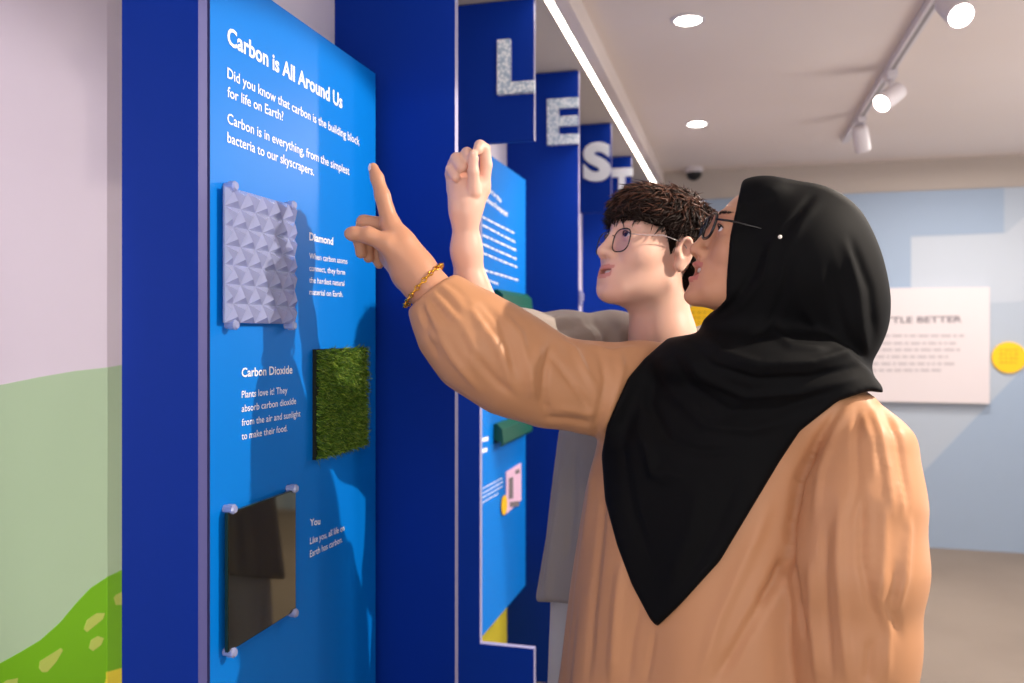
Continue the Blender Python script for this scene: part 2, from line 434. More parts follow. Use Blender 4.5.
for yy, zz in ((y0+.02, z1+.003), (y1-.012, z1-.001), (y0+.022, z0-.003), (y1-.012, z0-.003)): stud(t, yy, zz)
# ------------------------------------------------------------------ turf tile
y0, y1, z0, z1 = quad([(318, 349), (367.5, 347.6), (367.5, 447), (318, 458)])
t = empty('turf_tile', (XP, y0, z0), 'green artificial turf tile fixed on the front blue panel under the pointing hand', 'turf tile')
MB().box((XP+.0005, y0, z0), (XP+.008, y1, z1)).build('backing', M['turf_back'], t)
mb = MB()
for k in range(9000):
    y = random.uniform(y0+.001, y1-.001); z = random.uniform(z0+.001, z1-.001); h = random.uniform(.008, .016)
    a = random.uniform(0, 6.28); w = .0011; dy, dz = w*math.cos(a), w*math.sin(a)
    ty, tz = random.gauss(0, .006), random.gauss(-.002, .006)
    mb.add([(XP+.007, y-dy, z-dz), (XP+.007, y+dy, z+dz), (XP+.007+h*.6, y+dy*.8+ty*.4, z+dz*.8+tz*.4), (XP+.007+h, y+ty, z+tz), (XP+.007+h*.6, y-dy*.8+ty*.4, z-dz*.8+tz*.4)], [(0, 1, 2, 4), (4, 2, 3)])
g = mb.build('turf', M['grass'], t); g['kind'] = 'stuff'
# ------------------------------------------------------------------ mirror
y0, y1, z0, z1 = quad([(226.5, 511.5), (294.5, 490.5), (295, 613), (226.5, 649)])
t = empty('mirror_tile', (XP, y0, z0), 'square smoked mirror on four clear studs at the bottom of the front blue panel', 'mirror')
MB().box((XP+.009, y0, z0), (XP+.014, y1, z1)).build('glass', M['mirror_edge'], t)
MB().box((XP+.0141, y0+.0015, z0+.0015), (XP+.0146, y1-.0015, z1-.0015)).build('mirror_face', M['mirror'], t)
for yy, zz in ((y0+.012, z1+.004), (y1-.006, z1+.002), (y0+.012, z0-.004), (y1-.006, z0-.003)): stud(t, yy, zz, .020, .007)

# ------------------------------------------------------------------ far wall sign and disc
ys = YF-.03
xa = 2.0
x1_, z1_ = on_y(990, 287, ys-.05); x0_, z0_ = on_y(770, 405, ys-.05); z0_ = on_y(990, 404, ys-.05)[1]
sg = empty('wall_sign', (x0_, ys, z0_), 'white square sign board on the far pale blue wall behind the black hijab', 'sign')
MB().box((x0_, ys-.05, z0_), (x1_, ys-.0025, z1_)).build('board', [M['sign']], sg, bevel=.003)
mb = MB(); ytx = ys-.0512
def far_text(mb, s, u0, v0, u1, v1, cap, bold):
    a = on_y(u0, v0, ytx); c = on_y(u1, v1, ytx)
    text_on(mb, s, (a[0], ytx, a[1]), (c[0], ytx, c[1]), cap*6.1/F, (0, -1, 0), bold, lift=.0004)
far_text(mb, 'A LITTLE BETTER', 862, 323.5, 962, 322, 5.6, .02)
mb.build('heading', M['ink'], sg)
mb = MB(); rr = random.Random(5)
for k, (v, ue) in enumerate([(337, 964), (344.5, 956), (351, 960), (358, 948), (365, 956), (371.5, 942)]):
    u = 836.
    while u < ue:
        w = rr.uniform(3, 11); a = on_y(u, v, ytx); c = on_y(min(u+w, ue), v-2.4, ytx)
        mb.box((a[0], ytx-.0004, a[1]), (c[0], ytx+.001, c[1])); u += w+2
mb.build('paragraph', M['inkl'], sg)
def disc(u, v, r, label):
    x, z = on_y(u, v, ys); t = empty('yellow_disc', (x, ys-.005, z), label, 'wall disc', 'yellow discs on the far wall')
    MB().lathe((x, ys-.0025, z), (0, -1, 0), [(0, r), (.012, r), (.013, r*.97)], 40).build('plate', M['yellow'], t)
    mb = MB(); rr = random.Random(3)
    for k in range(4):
        for j in range(4):
            a = -r*.55+j*r*.28
            mb.box((x+a, ys-.0165, z+r*.45-k*r*.27), (x+a+rr.uniform(.12, .24)*r, ys-.0154, z+r*.53-k*r*.27))
    mb.build('print', M['yink'], t)
disc(1008.5, 357.5, 13.2*6.3/F, 'yellow disc to the right of the white sign on the far wall')
disc(703, 322, 19*6/F, 'yellow disc on the far wall seen between the man\'s neck and the hijab')

# ------------------------------------------------------------------ ceiling fittings
def downlight(x, y, label, group='round recessed ceiling downlights'):
    t = empty('ceiling_downlight', (x, y, ZC), label, 'ceiling light', group)
    MB().lathe((x, y, ZC-.0005), (0, 0, -1), [(0, .062), (.004, .062), (.006, .052), (.006, .05)], 32).build('trim_ring', M['grey_w'], t)
    MB().lathe((x, y, ZC-.007), (0, 0, -1), [(0, .046), (.0015, .044)], 32).build('lens', M['lamp'], t)
def spot(loc, target, watts, size, blend, col, rad=.03, name='spot_beam'):
    l = bpy.data.lights.new(name, 'SPOT'); l.energy = watts; l.spot_size = math.radians(size); l.spot_blend = blend
    l.color = col; l.shadow_soft_size = rad
    o = bpy.data.objects.new(name, l); C.objects.link(o); o.location = loc
    o.rotation_euler = (Vector(target)-Vector(loc)).to_track_quat('-Z', 'Y').to_euler(); return o
def area(loc, target, watts, sx, sy, col, name='soft_fill'):
    l = bpy.data.lights.new(name, 'AREA'); l.shape = 'RECTANGLE'; l.size = sx; l.size_y = sy; l.energy = watts; l.color = col
    o = bpy.data.objects.new(name, l); C.objects.link(o); o.location = loc
    o.rotation_euler = (Vector(target)-Vector(loc)).to_track_quat('-Z', 'Y').to_euler(); return o
WARM = (1, .86, .72)
d1 = on_z(688, 19, ZC); d2 = on_z(697, 123, ZC)
downlight(d1[0], d1[1], 'nearer round ceiling downlight above the two people')
downlight(d2[0], d2[1], 'farther round ceiling downlight, above the dome camera')
for d in (d1, d2): spot((d[0], d[1], ZC-.02), (d[0], d[1], 0), 45, 120, .6, WARM, .04)
# track with spot heads
ta = on_z(935, 0, ZC-.02); tb = on_z(845, 141, ZC-.02)
dr = np.array(tb)-np.array(ta); dr /= np.linalg.norm(dr); tc_ = np.array(ta)-dr*2.2
rail = MB(); nn = np.array((dr[1], -dr[0], 0))
A_, B_ = np.array(tc_), np.array(tb)
rail.prism([A_-nn*.018+(0, 0, .0195), A_+nn*.018+(0, 0, .0195), A_+nn*.018-(0, 0, .012), A_-nn*.018-(0, 0, .012)], B_-A_)
tr = tag(rail.build('track_rail', M['grey_w']), 'white lighting track running along the ceiling at upper right', 'lighting track')
cv = MB().prism([A_-nn*.006-(0, 0, .0123), A_+nn*.006-(0, 0, .0123), A_+nn*.006-(0, 0, .0135), A_-nn*.006-(0, 0, .0135)], (B_-A_)*.92).build('conductor_slot', M['track'], tr)
def track_head(u, v, aim, label, on=True, u2=None, pos=None, r=.038, L=.13):
    if pos is None:
        k = min(max(((on_z(u, v, ZC-.13)[1])-A_[1])/(B_[1]-A_[1]), 0), 1); pos = A_+(B_-A_)*k
    pos = np.array(pos, float); base = pos-(0, 0, .012)
    t = empty('track_spotlight', tuple(base), label, 'spotlight', 'white track spotlights')
    MB().box((base[0]-.02, base[1]-.05, base[2]-.03), (base[0]+.02, base[1]+.05, base[2]-.0018)).build('adaptor', M['grey_w'], t, bevel=.003)
    piv = base-(0, 0, .1); MB().tube([base-(0, 0, .03), piv], .008, 10).build('stem', M['grey_w'], t, smooth=True)
    ax = np.array(aim, float); ax /= np.linalg.norm(ax)
    MB().lathe(piv-ax*L*.5, ax, [(0, r*.7), (.01, r*.95), (.03, r), (L, r), (L+.002, r*.93), (L-.008, r*.9)], 28).build('lamp_body', M['grey_w'], t)
    if on: MB().lathe(piv+ax*(L*.5-.007), ax, [(0, r*.86), (.002, r*.86)], 28).build('lens', M['lamp'], t)
    else: MB().lathe(piv+ax*(L*.5-.007), ax, [(0, r*.86), (.002, r*.86)], 28).build('lens', M['grey_w'], t)
    return piv+ax*(L*.5+.03), ax
h1, a1 = track_head(875, 97, (-.62, -.55, -.55), 'lit white spotlight in the middle of the ceiling track, right of the downlights')
h2, a2 = track_head(950, 8, (.15, -.75, -.62), 'lit white spotlight nearest the camera at the top right corner')
h3, a3 = track_head(853, 138, (.2, .5, -.8), 'unlit white spotlight at the far end of the ceiling track', on=False)
spot(h1, h1+a1, 30, 70, .5, WARM, .03); spot(h2, h2+a2, 30, 70, .5, WARM, .03)
# security dome
q = on_z(695, 171, ZC)
t = empty('dome_camera', (q[0], YF-.12, ZC), 'small dark dome camera under the ceiling by the far wall', 'security camera')
MB().lathe((q[0], YF-.12, ZC-.0005), (0, 0, -1), [(0, .06), (.03, .06), (.035, .055)], 24).build('base', M['grey_w'], t)
MB().lathe((q[0], YF-.12, ZC-.036), (0, 0, -1), [(0, .052), (.02, .05), (.04, .036), (.052, .012)], 24).build('dome', M['black'], t)
# door catch low on the edge of the E fin
zc_ = on_y(583, 298, fy[3])[1]
lt = empty('edge_catch', (XF, fy[3], zc_-.03), 'small grey catch on the pale edge of the letter E fin', 'catch')
MB().box((XF+.0005, fy[3]+.002, zc_-.03), (XF+.012, fy[3]+.02, zc_+.03)).box((XF+.012, fy[3]+.006, zc_-.012), (XF+.018, fy[3]+.016, zc_+.02)).build('plate', M['edge'], lt, bevel=.002)

# ------------------------------------------------------------------ light
key = spot((1.5, 1.62, ZC-.1), (-.5, 1.45, .86), 150, 54, .12, (1, .88, .74), .012)
mural_fill = spot((-.6, -1.2, 1.9), (-.6-.438*2.9, -1.2+.899*2.9, 1.35), 215, 35, .3, (1, .93, .95), .1)  # added spot without a fitting, brightens the mural
for (x, y, p) in ((.3, -.9, 5), (1.9, .0, 6), (1.4, 3.4, 15), (2.5, 2.0, 12), (2.4, 4.3, 15), (1.2, 4.9, 14)):  # soft fill lamps added under the ceiling; the nearer ones get invented fittings
    if y < 2.5: downlight(x, y, 'round ceiling downlight added out of view for fill light', 'added fill downlights nearer the viewer')
    area((x, y, ZC-.06), (x, y, 0), p, .35, .35, (1, .93, .87))
area((1.3, -1.4, 1.0), (1.3, -.7, 2.3), 25, 3.0, 1.4, (1, .97, .95), 'rear_fill')  # added unseen area lamp behind the camera, lifts ceiling and people
area((3.0, 3.2, 1.0), (2.6, 3.3, 2.49), 24, .6, 2.4, (1, .95, .92), 'ceiling_fill')  # added unseen upward lamp at the right, brightens the ceiling
w = bpy.data.worlds.new('world'); bpy.context.scene.world = w; w.use_nodes = True
w.node_tree.nodes['Background'].inputs[0].default_value = (.93, .95, 1, 1); w.node_tree.nodes['Background'].inputs[1].default_value = .6
sc = bpy.context.scene
cam = bpy.data.cameras.new('camera'); co = bpy.data.objects.new('camera', cam); C.objects.link(co); sc.camera = co
cam.sensor_width = 36; cam.lens = F/1024*36; cam.shift_y = -(341.5-CY)/1024.0
co.location = (0, 0, CAMZ); co.rotation_euler = (math.pi/2, 0, TH); cam.clip_start = .05
cam.dof.use_dof = True; cam.dof.focus_distance = 1.42; cam.dof.aperture_fstop = 3.2
sc.view_settings.view_transform = 'Standard'; sc.view_settings.look = 'None'; sc.view_settings.gamma = 1; sc.view_settings.use_curve_mapping = False
sc.view_settings.exposure = 0.75
# ================================================================== PEOPLE (implicit surfaces meshed in numpy)
f4 = np.float32
def smin(a, b, k):
    h = np.clip(.5+.5*(b-a)/k, 0, 1); return b+(a-b)*h-k*h*(1-h)
def smax(a, b, k): return -smin(-a, -b, k)
def rc(P, a, b, ra, rb):
    a = np.array(a, f4); b = np.array(b, f4); d = b-a; L = float(d@d)+1e-12
    t = np.clip(((P[0]-a[0])*d[0]+(P[1]-a[1])*d[1]+(P[2]-a[2])*d[2])/L, 0, 1)
    q = np.sqrt((P[0]-a[0]-t*d[0])**2+(P[1]-a[1]-t*d[1])**2+(P[2]-a[2]-t*d[2])**2)
    return q-(ra+(rb-ra)*t)
def chain(P, pts, k=.01):                # pts: [(point, radius), ...]
    d = None
    for (a, ra), (b, rb) in zip(pts, pts[1:]):
        q = rc(P, a, b, ra, rb); d = q if d is None else smin(d, q, k)
    return d
def ell(P, c, r, R=None):
    p = [P[0]-c[0], P[1]-c[1], P[2]-c[2]]
    if R is not None:
        p = [R[0][i]*p[0]+R[1][i]*p[1]+R[2][i]*p[2] for i in range(3)]
    k0 = np.sqrt((p[0]/r[0])**2+(p[1]/r[1])**2+(p[2]/r[2])**2)
    k1 = np.sqrt((p[0]/r[0]**2)**2+(p[1]/r[1]**2)**2+(p[2]/r[2]**2)**2)+1e-6
    return k0*(k0-1)/k1
def rot(ax, deg):                        # rotation matrix rows
    return np.array(Matrix.Rotation(math.radians(deg), 3, ax))
def surf(fn, lo, hi, h):
    lo = np.array(lo, f4); hi = np.array(hi, f4); n = np.ceil((hi-lo)/h).astype(int)+1
    xs, ys, zs = [lo[i]+h*np.arange(n[i], dtype=f4) for i in range(3)]
    V = np.empty(tuple(n), f4); st = max(1, int(1.5e6/(n[1]*n[2])))
    # coarse look first: only slabs and blocks near the surface are evaluated finely
    B = 8
    nb = [int(math.ceil(m/B)) for m in n]
    bc = np.meshgrid(*[lo[i]+h*(np.arange(nb[i], dtype=f4)*B+B/2) for i in range(3)], indexing='ij')
    cv = fn([c.astype(f4) for c in bc]); near = np.abs(cv) < h*B*1.9
    V[:] = np.repeat(np.repeat(np.repeat(cv, B, 0), B, 1), B, 2)[:n[0], :n[1], :n[2]]
    idx = np.argwhere(near); off = np.arange(B)
    for s in range(0, len(idx), 3000):
        q = idx[s:s+3000]*B
        I = (q[:, 0, None, None, None]+off[None, :, None, None]); J = (q[:, 1, None, None, None]+off[None, None, :, None]); K = (q[:, 2, None, None, None]+off[None, None, None, :])
        I, J, K = np.broadcast_arrays(I, J, K); I = I.ravel(); J = J.ravel(); K = K.ravel()
        ok = (I < n[0]) & (J < n[1]) & (K < n[2]); I = I[ok]; J = J[ok]; K = K[ok]
        V[I, J, K] = fn([xs[I], ys[J], zs[K]])
    ins = V < 0
    cell = np.zeros(tuple(n-1), bool); a0 = ins[:-1, :-1, :-1]
    for i in (0, 1):
        for j in (0, 1):
            for k in (0, 1):
                cell |= (ins[i:n[0]-1+i, j:n[1]-1+j, k:n[2]-1+k] != a0)
    cid = -np.ones(cell.shape, np.int64); ci = np.argwhere(cell); cid[cell] = np.arange(len(ci))
    acc = np.zeros((len(ci), 3)); cnt = np.zeros(len(ci))
    cor = {}
    for i in (0, 1):
        for j in (0, 1):
            for k in (0, 1): cor[i, j, k] = V[ci[:, 0]+i, ci[:, 1]+j, ci[:, 2]+k]
    for ax in range(3):
        for u in (0, 1):
            for v in (0, 1):
                o = [u, v]; o.insert(ax, 0); p0 = tuple(o); o[ax] = 1; p1 = tuple(o)
                A = cor[p0]; Bv = cor[p1]; m = (A < 0) != (Bv < 0)
                t = np.where(m, A/np.where(m, A-Bv, 1), 0)
                for c in range(3): acc[:, c] += np.where(m, p0[c]+(t if c == ax else 0), 0)
                cnt += m
    vs = lo+h*(ci+acc/np.maximum(cnt, 1)[:, None])
    faces = []
    for ax in range(3):
        s0 = [slice(None)]*3; s1 = [slice(None)]*3; s0[ax] = slice(0, -1); s1[ax] = slice(1, None)
        A = ins[tuple(s0)]; Bv = ins[tuple(s1)]; e = np.argwhere(A != Bv)
        o1, o2 = [a for a in range(3) if a != ax]
        e = e[(e[:, o1] > 0) & (e[:, o2] > 0) & (e[:, o1] < n[o1]-1) & (e[:, o2] < n[o2]-1)]
        q = []
        for du, dv in ((1, 1), (0, 1), (0, 0), (1, 0)):
            g = e.copy(); g[:, o1] -= du; g[:, o2] -= dv; q.append(cid[g[:, 0], g[:, 1], g[:, 2]])
        q = np.stack(q, 1); fl = A[e[:, 0], e[:, 1], e[:, 2]]
        if ax == 1: fl = ~fl
        q[~fl] = q[~fl][:, ::-1]; faces.append(q)
    fs = np.concatenate(faces)
    return vs, fs[(fs >= 0).all(1)]
def vnorm(vs, fs):
    a = vs[fs[:, 2]]-vs[fs[:, 0]]; b = vs[fs[:, 3]]-vs[fs[:, 1]]; nf = np.cross(a, b); N = np.zeros_like(vs)
    for i in range(4): np.add.at(N, fs[:, i], nf)
    return N/(np.linalg.norm(N, axis=1)[:, None]+1e-12)
def seg_dist(u, v, pts):                 # distance to polyline and arc parameter 0..1
    best = np.full(u.shape, 1e9); par = np.zeros(u.shape); L = [math.dist(a, b) for a, b in zip(pts, pts[1:])]; T = sum(L); s = 0
    for (a, b), l in zip(zip(pts, pts[1:]), L):
        dx, dy = b[0]-a[0], b[1]-a[1]; t = np.clip(((u-a[0])*dx+(v-a[1])*dy)/(l*l+1e-9), 0, 1)
        d = np.hypot(u-a[0]-t*dx, v-a[1]-t*dy); m = d < best; best[m] = d[m]; par[m] = (s+t[m]*l)/T; s += l
    return best, par
def folds(vs, N, strokes, face=.0):
    """raise or press folds into a surface; each stroke: polyline, half width (px at that depth), height (m)"""
    d = vs[:, 1]; u = CX+vs[:, 0]/d*F; v = CY-(vs[:, 2]-CAMZ)/d*F
    view = vs-np.array([0, 0, CAMZ]); view /= np.linalg.norm(view, axis=1)[:, None]
    w = np.clip((-(N*view).sum(1)-face)/.35, 0, 1); disp = np.zeros(len(vs))
    for pts, wd, hgt in strokes:
        q, par = seg_dist(u, v, pts); disp += hgt*np.exp(-(q/wd)**2)*np.clip(np.minimum(par, 1-par)*5+.15, 0, 1)
    return vs+N*(disp*w)[:, None]
def to_world(vs):
    o = np.empty_like(vs); o[:, 0] = vs[:, 0]*CT-vs[:, 1]*ST; o[:, 1] = vs[:, 0]*ST+vs[:, 1]*CT; o[:, 2] = vs[:, 2]; return o
def mesh_np(name, vs, fs, mats, parent, smooth=True):
    o0 = np.array(parent_loc(parent)); me = bpy.data.meshes.new(name)
    me.from_pydata((vs-o0).tolist(), [], fs.tolist())
    if smooth: me.polygons.foreach_set('use_smooth', [True]*len(me.polygons))
    return link(name, me, parent, mats)
def relax(vs, fs, it=2, lam=.5):
    e = np.concatenate([fs[:, [0, 1]], fs[:, [1, 2]], fs[:, [2, 3]], fs[:, [3, 0]]])
    for _ in range(it):
        s = np.zeros_like(vs); c = np.zeros(len(vs))
        np.add.at(s, e[:, 0], vs[e[:, 1]]); np.add.at(s, e[:, 1], vs[e[:, 0]]); np.add.at(c, e[:, 0], 1); np.add.at(c, e[:, 1], 1)
        vs = vs+lam*(s/np.maximum(c, 1)[:, None]-vs)
    return vs
def sdf_part(name, fn, lo, hi, h, mats, parent, strokes=None, it=2, face=0.):
    vs, fs = surf(fn, lo, hi, h); vs = relax(vs, fs, it)
    if strokes:
        vs = folds(vs, vnorm(vs, fs), strokes, face); vs = relax(vs, fs, 4)
    return mesh_np(name, to_world(vs), fs, mats, parent)
def bounds(pts, pad): a = np.array(pts); return a.min(0)-pad, a.max(0)+pad

M['skin_w'] = mat('warm_light_brown_skin', srgb(196, 142, 112), .42, sss=.12, spec=.45, bump=(300, .12, .0006))
M['skin_m'] = mat('fair_pinkish_skin', srgb(226, 180, 160), .42, sss=.12, spec=.45, bump=(300, .12, .0006))
M['lip_w'] = mat('rose_lips', srgb(188, 112, 98), .4); M['lip_m'] = mat('pink_lips', srgb(208, 138, 124), .45)
M['teeth'] = mat('teeth', srgb(240, 232, 222), .25); M['mouth'] = mat('mouth_inside', srgb(70, 22, 22), .6)
M['nail'] = mat('pale_pink_nail', srgb(238, 208, 204), .22, coat=.5)
M['eye'] = mat('eye_white', srgb(228, 222, 218), .15); M['iris'] = mat('dark_brown_iris', srgb(34, 20, 14), .08)
M['brow'] = mat('dark_eyebrow', srgb(44, 30, 26), .8)
M['hair'] = mat('dark_brown_hair', srgb(34, 21, 16), .5, spec=.3)
M['hair_cap'] = mat('near_black_hair_base', srgb(22, 15, 13), .9, spec=.05)
M['hair2'] = mat('reddish_brown_hair', srgb(86, 50, 34), .4, spec=.6)
M['robe'] = mat('tan_satin_cloth', srgb(192, 138, 98), .5, sheen=.05, bump=(500, .15, .0004))
M['hijab'] = mat('black_chiffon', srgb(5, 5, 7), .75, spec=.16, bump=(700, .2, .0004))
M['shirt'] = mat('taupe_cotton', srgb(158, 146, 138), .85, sheen=.05, bump=(420, .3, .0006))
M['collar'] = mat('pale_ribbed_collar', srgb(206, 202, 206), .8)
M['pants'] = mat('off_white_trousers', srgb(206, 200, 196), .8)
M['gold'] = mat('gold', srgb(226, 170, 60), .2, metal=1)
M['frame'] = mat('black_spectacle_frame', srgb(14, 12, 14), .2, spec=.6)
def lens_mat():
    m = bpy.data.materials.new('spectacle_lens'); m.use_nodes = True; nt = m.node_tree; nt.nodes.clear()
    o = nt.nodes.new('ShaderNodeOutputMaterial'); t = nt.nodes.new('ShaderNodeBsdfTransparent'); g = nt.nodes.new('ShaderNodeBsdfGlossy'); x = nt.nodes.new('ShaderNodeMixShader'); f = nt.nodes.new('ShaderNodeFresnel')
    g.inputs['Roughness'].default_value = .03; g.inputs['Color'].default_value = (.75, .72, 1, 1); t.inputs['Color'].default_value = (.93, .92, .97, 1); f.inputs['IOR'].default_value = 1.28
    x.inputs[0].default_value = .09; nt.links.new(t.outputs[0], x.inputs[1]); nt.links.new(g.outputs[0], x.inputs[2]); nt.links.new(x.outputs[0], o.inputs[0]); return m
M['lens'] = lens_mat()

# ------------------------------------------------------------------ head in its own frame: x left ear, y face, z crown; origin between the eyes' level and the ears
def head_sdf(P, p):
    g = p.get
    d = ell(P, (0, -.014, .026), (.074, .094, g('crown', .084)))
    d = smin(d, ell(P, (0, .03, -.03), (.060, .056, .078)), .03)
    d = smin(d, ell(P, (0, .036, -.070+g('chinz', 0.)*.7), (g('jaw', .047), .046, .038)), .025)
    d = smin(d, ell(P, (0, .074+g('chin', 0.), -.098+g('chinz', 0.)), (.021, .016, .015)), .025)
    for s in (-1, 1):
        d = smin(d, ell(P, (s*.038, .050, -.030), (.026, .030, .026)), .02)
        d = smin(d, rc(P, (s*.012, .080, .020), (s*.044, .066, .020), .010, .008), .012)
        d = smin(d, rc(P, (s*.05, .0, -.06), (s*.030, .06, -.092), .012, .012), .03)
        d = smax(d, -ell(P, (s*.032, .092, .000), (.019, .013, .012)), .012)
    n = g('nose', 0.); nz = g('nosez', 0.)
    d = smin(d, rc(P, (0, .084, .010), (0, .103+n, -.031+nz), .0075, .0085), .010)
    d = smin(d, ell(P, (0, .1025+n, -.0350+nz), (.0115, .011, .010)), .007)
    for s in (-1, 1):
        d = smin(d, ell(P, (s*.0135, .0925+n*.6, -.0375+nz), (.0075, .0105, .0075)), .006)
        d = smax(d, -ell(P, (s*.0065, .099+n*.7, -.0450+nz), (.0035, .0055, .003)), .003)
    mo = g('mouth', .003)
    # muzzle and lips: curved round the teeth, corners lifted
    d = smin(d, ell(P, (0, .074, -.066), (.030, .019, .024)), .015)
    cz = g('smile', 9.); Q = [P[0], P[1]+15*P[0]**2, P[2]-cz*P[0]**2]; ff = g('lipf', 0.)
    d = smin(d, ell(Q, (0, .0885+ff, -.0600), (.0255, .0080, .0046)), .004)
    d = smin(d, ell(Q, (0, .0865+ff, -.0690-2*mo), (.0235, .0080, .0055)), .004)
    d = smax(d, -ell(Q, (0, .090+ff, -.0640-mo), (.0225, .020, mo+.0012)), .0025)
    d = smax(d, -ell(P, (0, .102+ff, -.0865-2*mo), (.018, .009, .0045)), .008)
    for s in (-1, 1):   # eyelids
        e = ell(P, (s*.032, .0735, .000), (.0155, .0135, .0135))
        e = smax(e, -ell(P, (s*.032, .088, -.0012), (.0128, .014, g('lid', .0055))), .002)
        d = smin(d, e, .004)
    for s in ((-1, 1) if g('ears', 1) else ()):   # ears
        R = rot('Y', s*18) @ rot('X', -12)
        e = ell(P, (s*.078, -.010, -.008), (.008, .016, .028), R)
        e = smin(e, ell(P, (s*.074, -.008, -.033), (.006, .010, .011)), .008)
        e = smax(e, -ell(P, (s*.086, -.006, -.004), (.009, .0095, .0155), R), .004)
        e = smin(e, ell(P, (s*.076, .006, -.010), (.005, .005, .007)), .005)
        d = smin(d, e, .008)
    for a, ra, b, rb in g('neck', ()): d = smin(d, rc(P, a, b, ra, rb), .022)
    return d
class Head:
    def __init__(s, c, phi, pitch, sc, par, roll=0):
        ph, pi = math.radians(phi), math.radians(pitch)
        Fh = np.array([-math.sin(ph), -math.cos(ph), 0]); Z = np.array([0, 0, 1.])
        s.Fw = Fh*math.cos(pi)+Z*math.sin(pi); s.U = Z*math.cos(pi)-Fh*math.sin(pi); s.L = np.cross(s.U, s.Fw)
        if roll:
            r = math.radians(roll); s.L, s.U = s.L*math.cos(r)+s.U*math.sin(r), s.U*math.cos(r)-s.L*math.sin(r)
        s.c = np.array(c, float); s.sc = sc; s.par = par; s.R = np.stack([s.L, s.Fw, s.U])
    def loc(s, q): return s.c+s.sc*(np.array(q, float)@s.R)          # head frame -> local
    def w(s, q): return np.array(loc2w(s.loc(q)))
    def inv(s, P):
        p = [(P[i]-s.c[i])/s.sc for i in range(3)]
        return [s.R[j][0]*p[0]+s.R[j][1]*p[1]+s.R[j][2]*p[2] for j in range(3)]
    def fn(s, P): return head_sdf(s.inv(P), s.par)*s.sc
def face_mats(o, H, lipmat):
    """lips, brows and mouth inside as material regions of the head's own surface"""
    me = o.data; n = len(me.polygons); c = np.empty(n*3); me.polygons.foreach_get('center', c); c = c.reshape(-1, 3)+np.array(parent_loc(o.parent))
    l = np.stack([c[:, 0]*CT+c[:, 1]*ST, -c[:, 0]*ST+c[:, 1]*CT, c[:, 2]], 1); q = (l-H.c)/H.sc@H.R.T
    mo = H.par.get('mouth', .003); x, y, z = q.T; mi = np.zeros(n, int)
    cz = H.par.get('smile', 9.); ff = H.par.get('lipf', 0.); zq = z-cz*x*x; yq = y+15*x*x-ff
    t = x/.0255; up = (np.abs(t) < 1) & (y < .13) & (yq > .079) & (zq < -.0600+.0048*np.sqrt(np.clip(1-t*t, 0, 1))-.0008*np.exp(-(x/.003)**2)) & (zq > -.0650); mi[up] = 1
    t = x/.0235; lo = (np.abs(t) < 1) & (y < .13) & (yq > .077) & (zq > -.0690-2*mo-.0058*np.sqrt(np.clip(1-t*t, 0, 1))) & (zq < -.0630-mo); mi[lo] = 1
    ins = (((x/.0215)**2+((zq+.0640+mo)/(mo+.0006))**2) < 1) & (y > .05) & (yq < .0815); mi[ins] = 2
    me.polygons.foreach_set('material_index', mi)
def brow(H, s, par, off=.0015, z0=.020):
    mb = MB(); r = random.Random(s+9)
    for k in range(70):
        t = r.random(); x = s*(.014+.034*t); y = .090-.022*t*t-.001; z = z0+.006*math.sin(t*2.4)-.003*t+r.uniform(-.0025, .0025)*(1-.5*t)
        a = H.w((x, y+off-.003, z)); b_ = H.w((x+s*.007, y-.004*t+off-.001, z+.0035-.004*t))
        mb.tube([a, (a+b_)/2+np.array((0, 0, .0003)), b_], [.0006, .0005, .0002], 4)
    return mb.build('eyebrow', M['brow'], par)
def eyes(H, par, look=(0, 1, .1)):
    for s in (-1, 1):
        c = np.array((s*.032, .0725, -.0005)); lk = np.array(look, float); lk /= np.linalg.norm(lk)
        W0 = H.w(c); ax = np.array(loc2w(lk@H.R)); r = .0120*H.sc
        b_ = bmesh.new(); bmesh.ops.create_uvsphere(b_, u_segments=24, v_segments=16, radius=r)
        vs = np.array([v.co[:] for v in b_.verts])+W0; fs = [tuple(v.index for v in f.verts) for f in b_.faces]; b_.free()
        mb = MB(); mb.add(vs, fs); e = mb.build('eyeball', [M['eye']], par, smooth=True)
        MB().lathe(W0+ax*r*.86, ax, [(0, r*.50), (r*.10, r*.46), (r*.17, r*.2)], 20).build('iris', M['iris'], e, smooth=True)
def lashes(H, par):
    for s in (-1, 1):
        mb = MB(); pts = [H.w((s*.032+.0125*t,   .0875-.007*t*t, .0050*(1-t*t)-.0008)) for t in np.linspace(-1, 1, 11)]
        mb.tube(pts, .0012, 6); mb.build('lash_line', M['brow'], par, smooth=True)
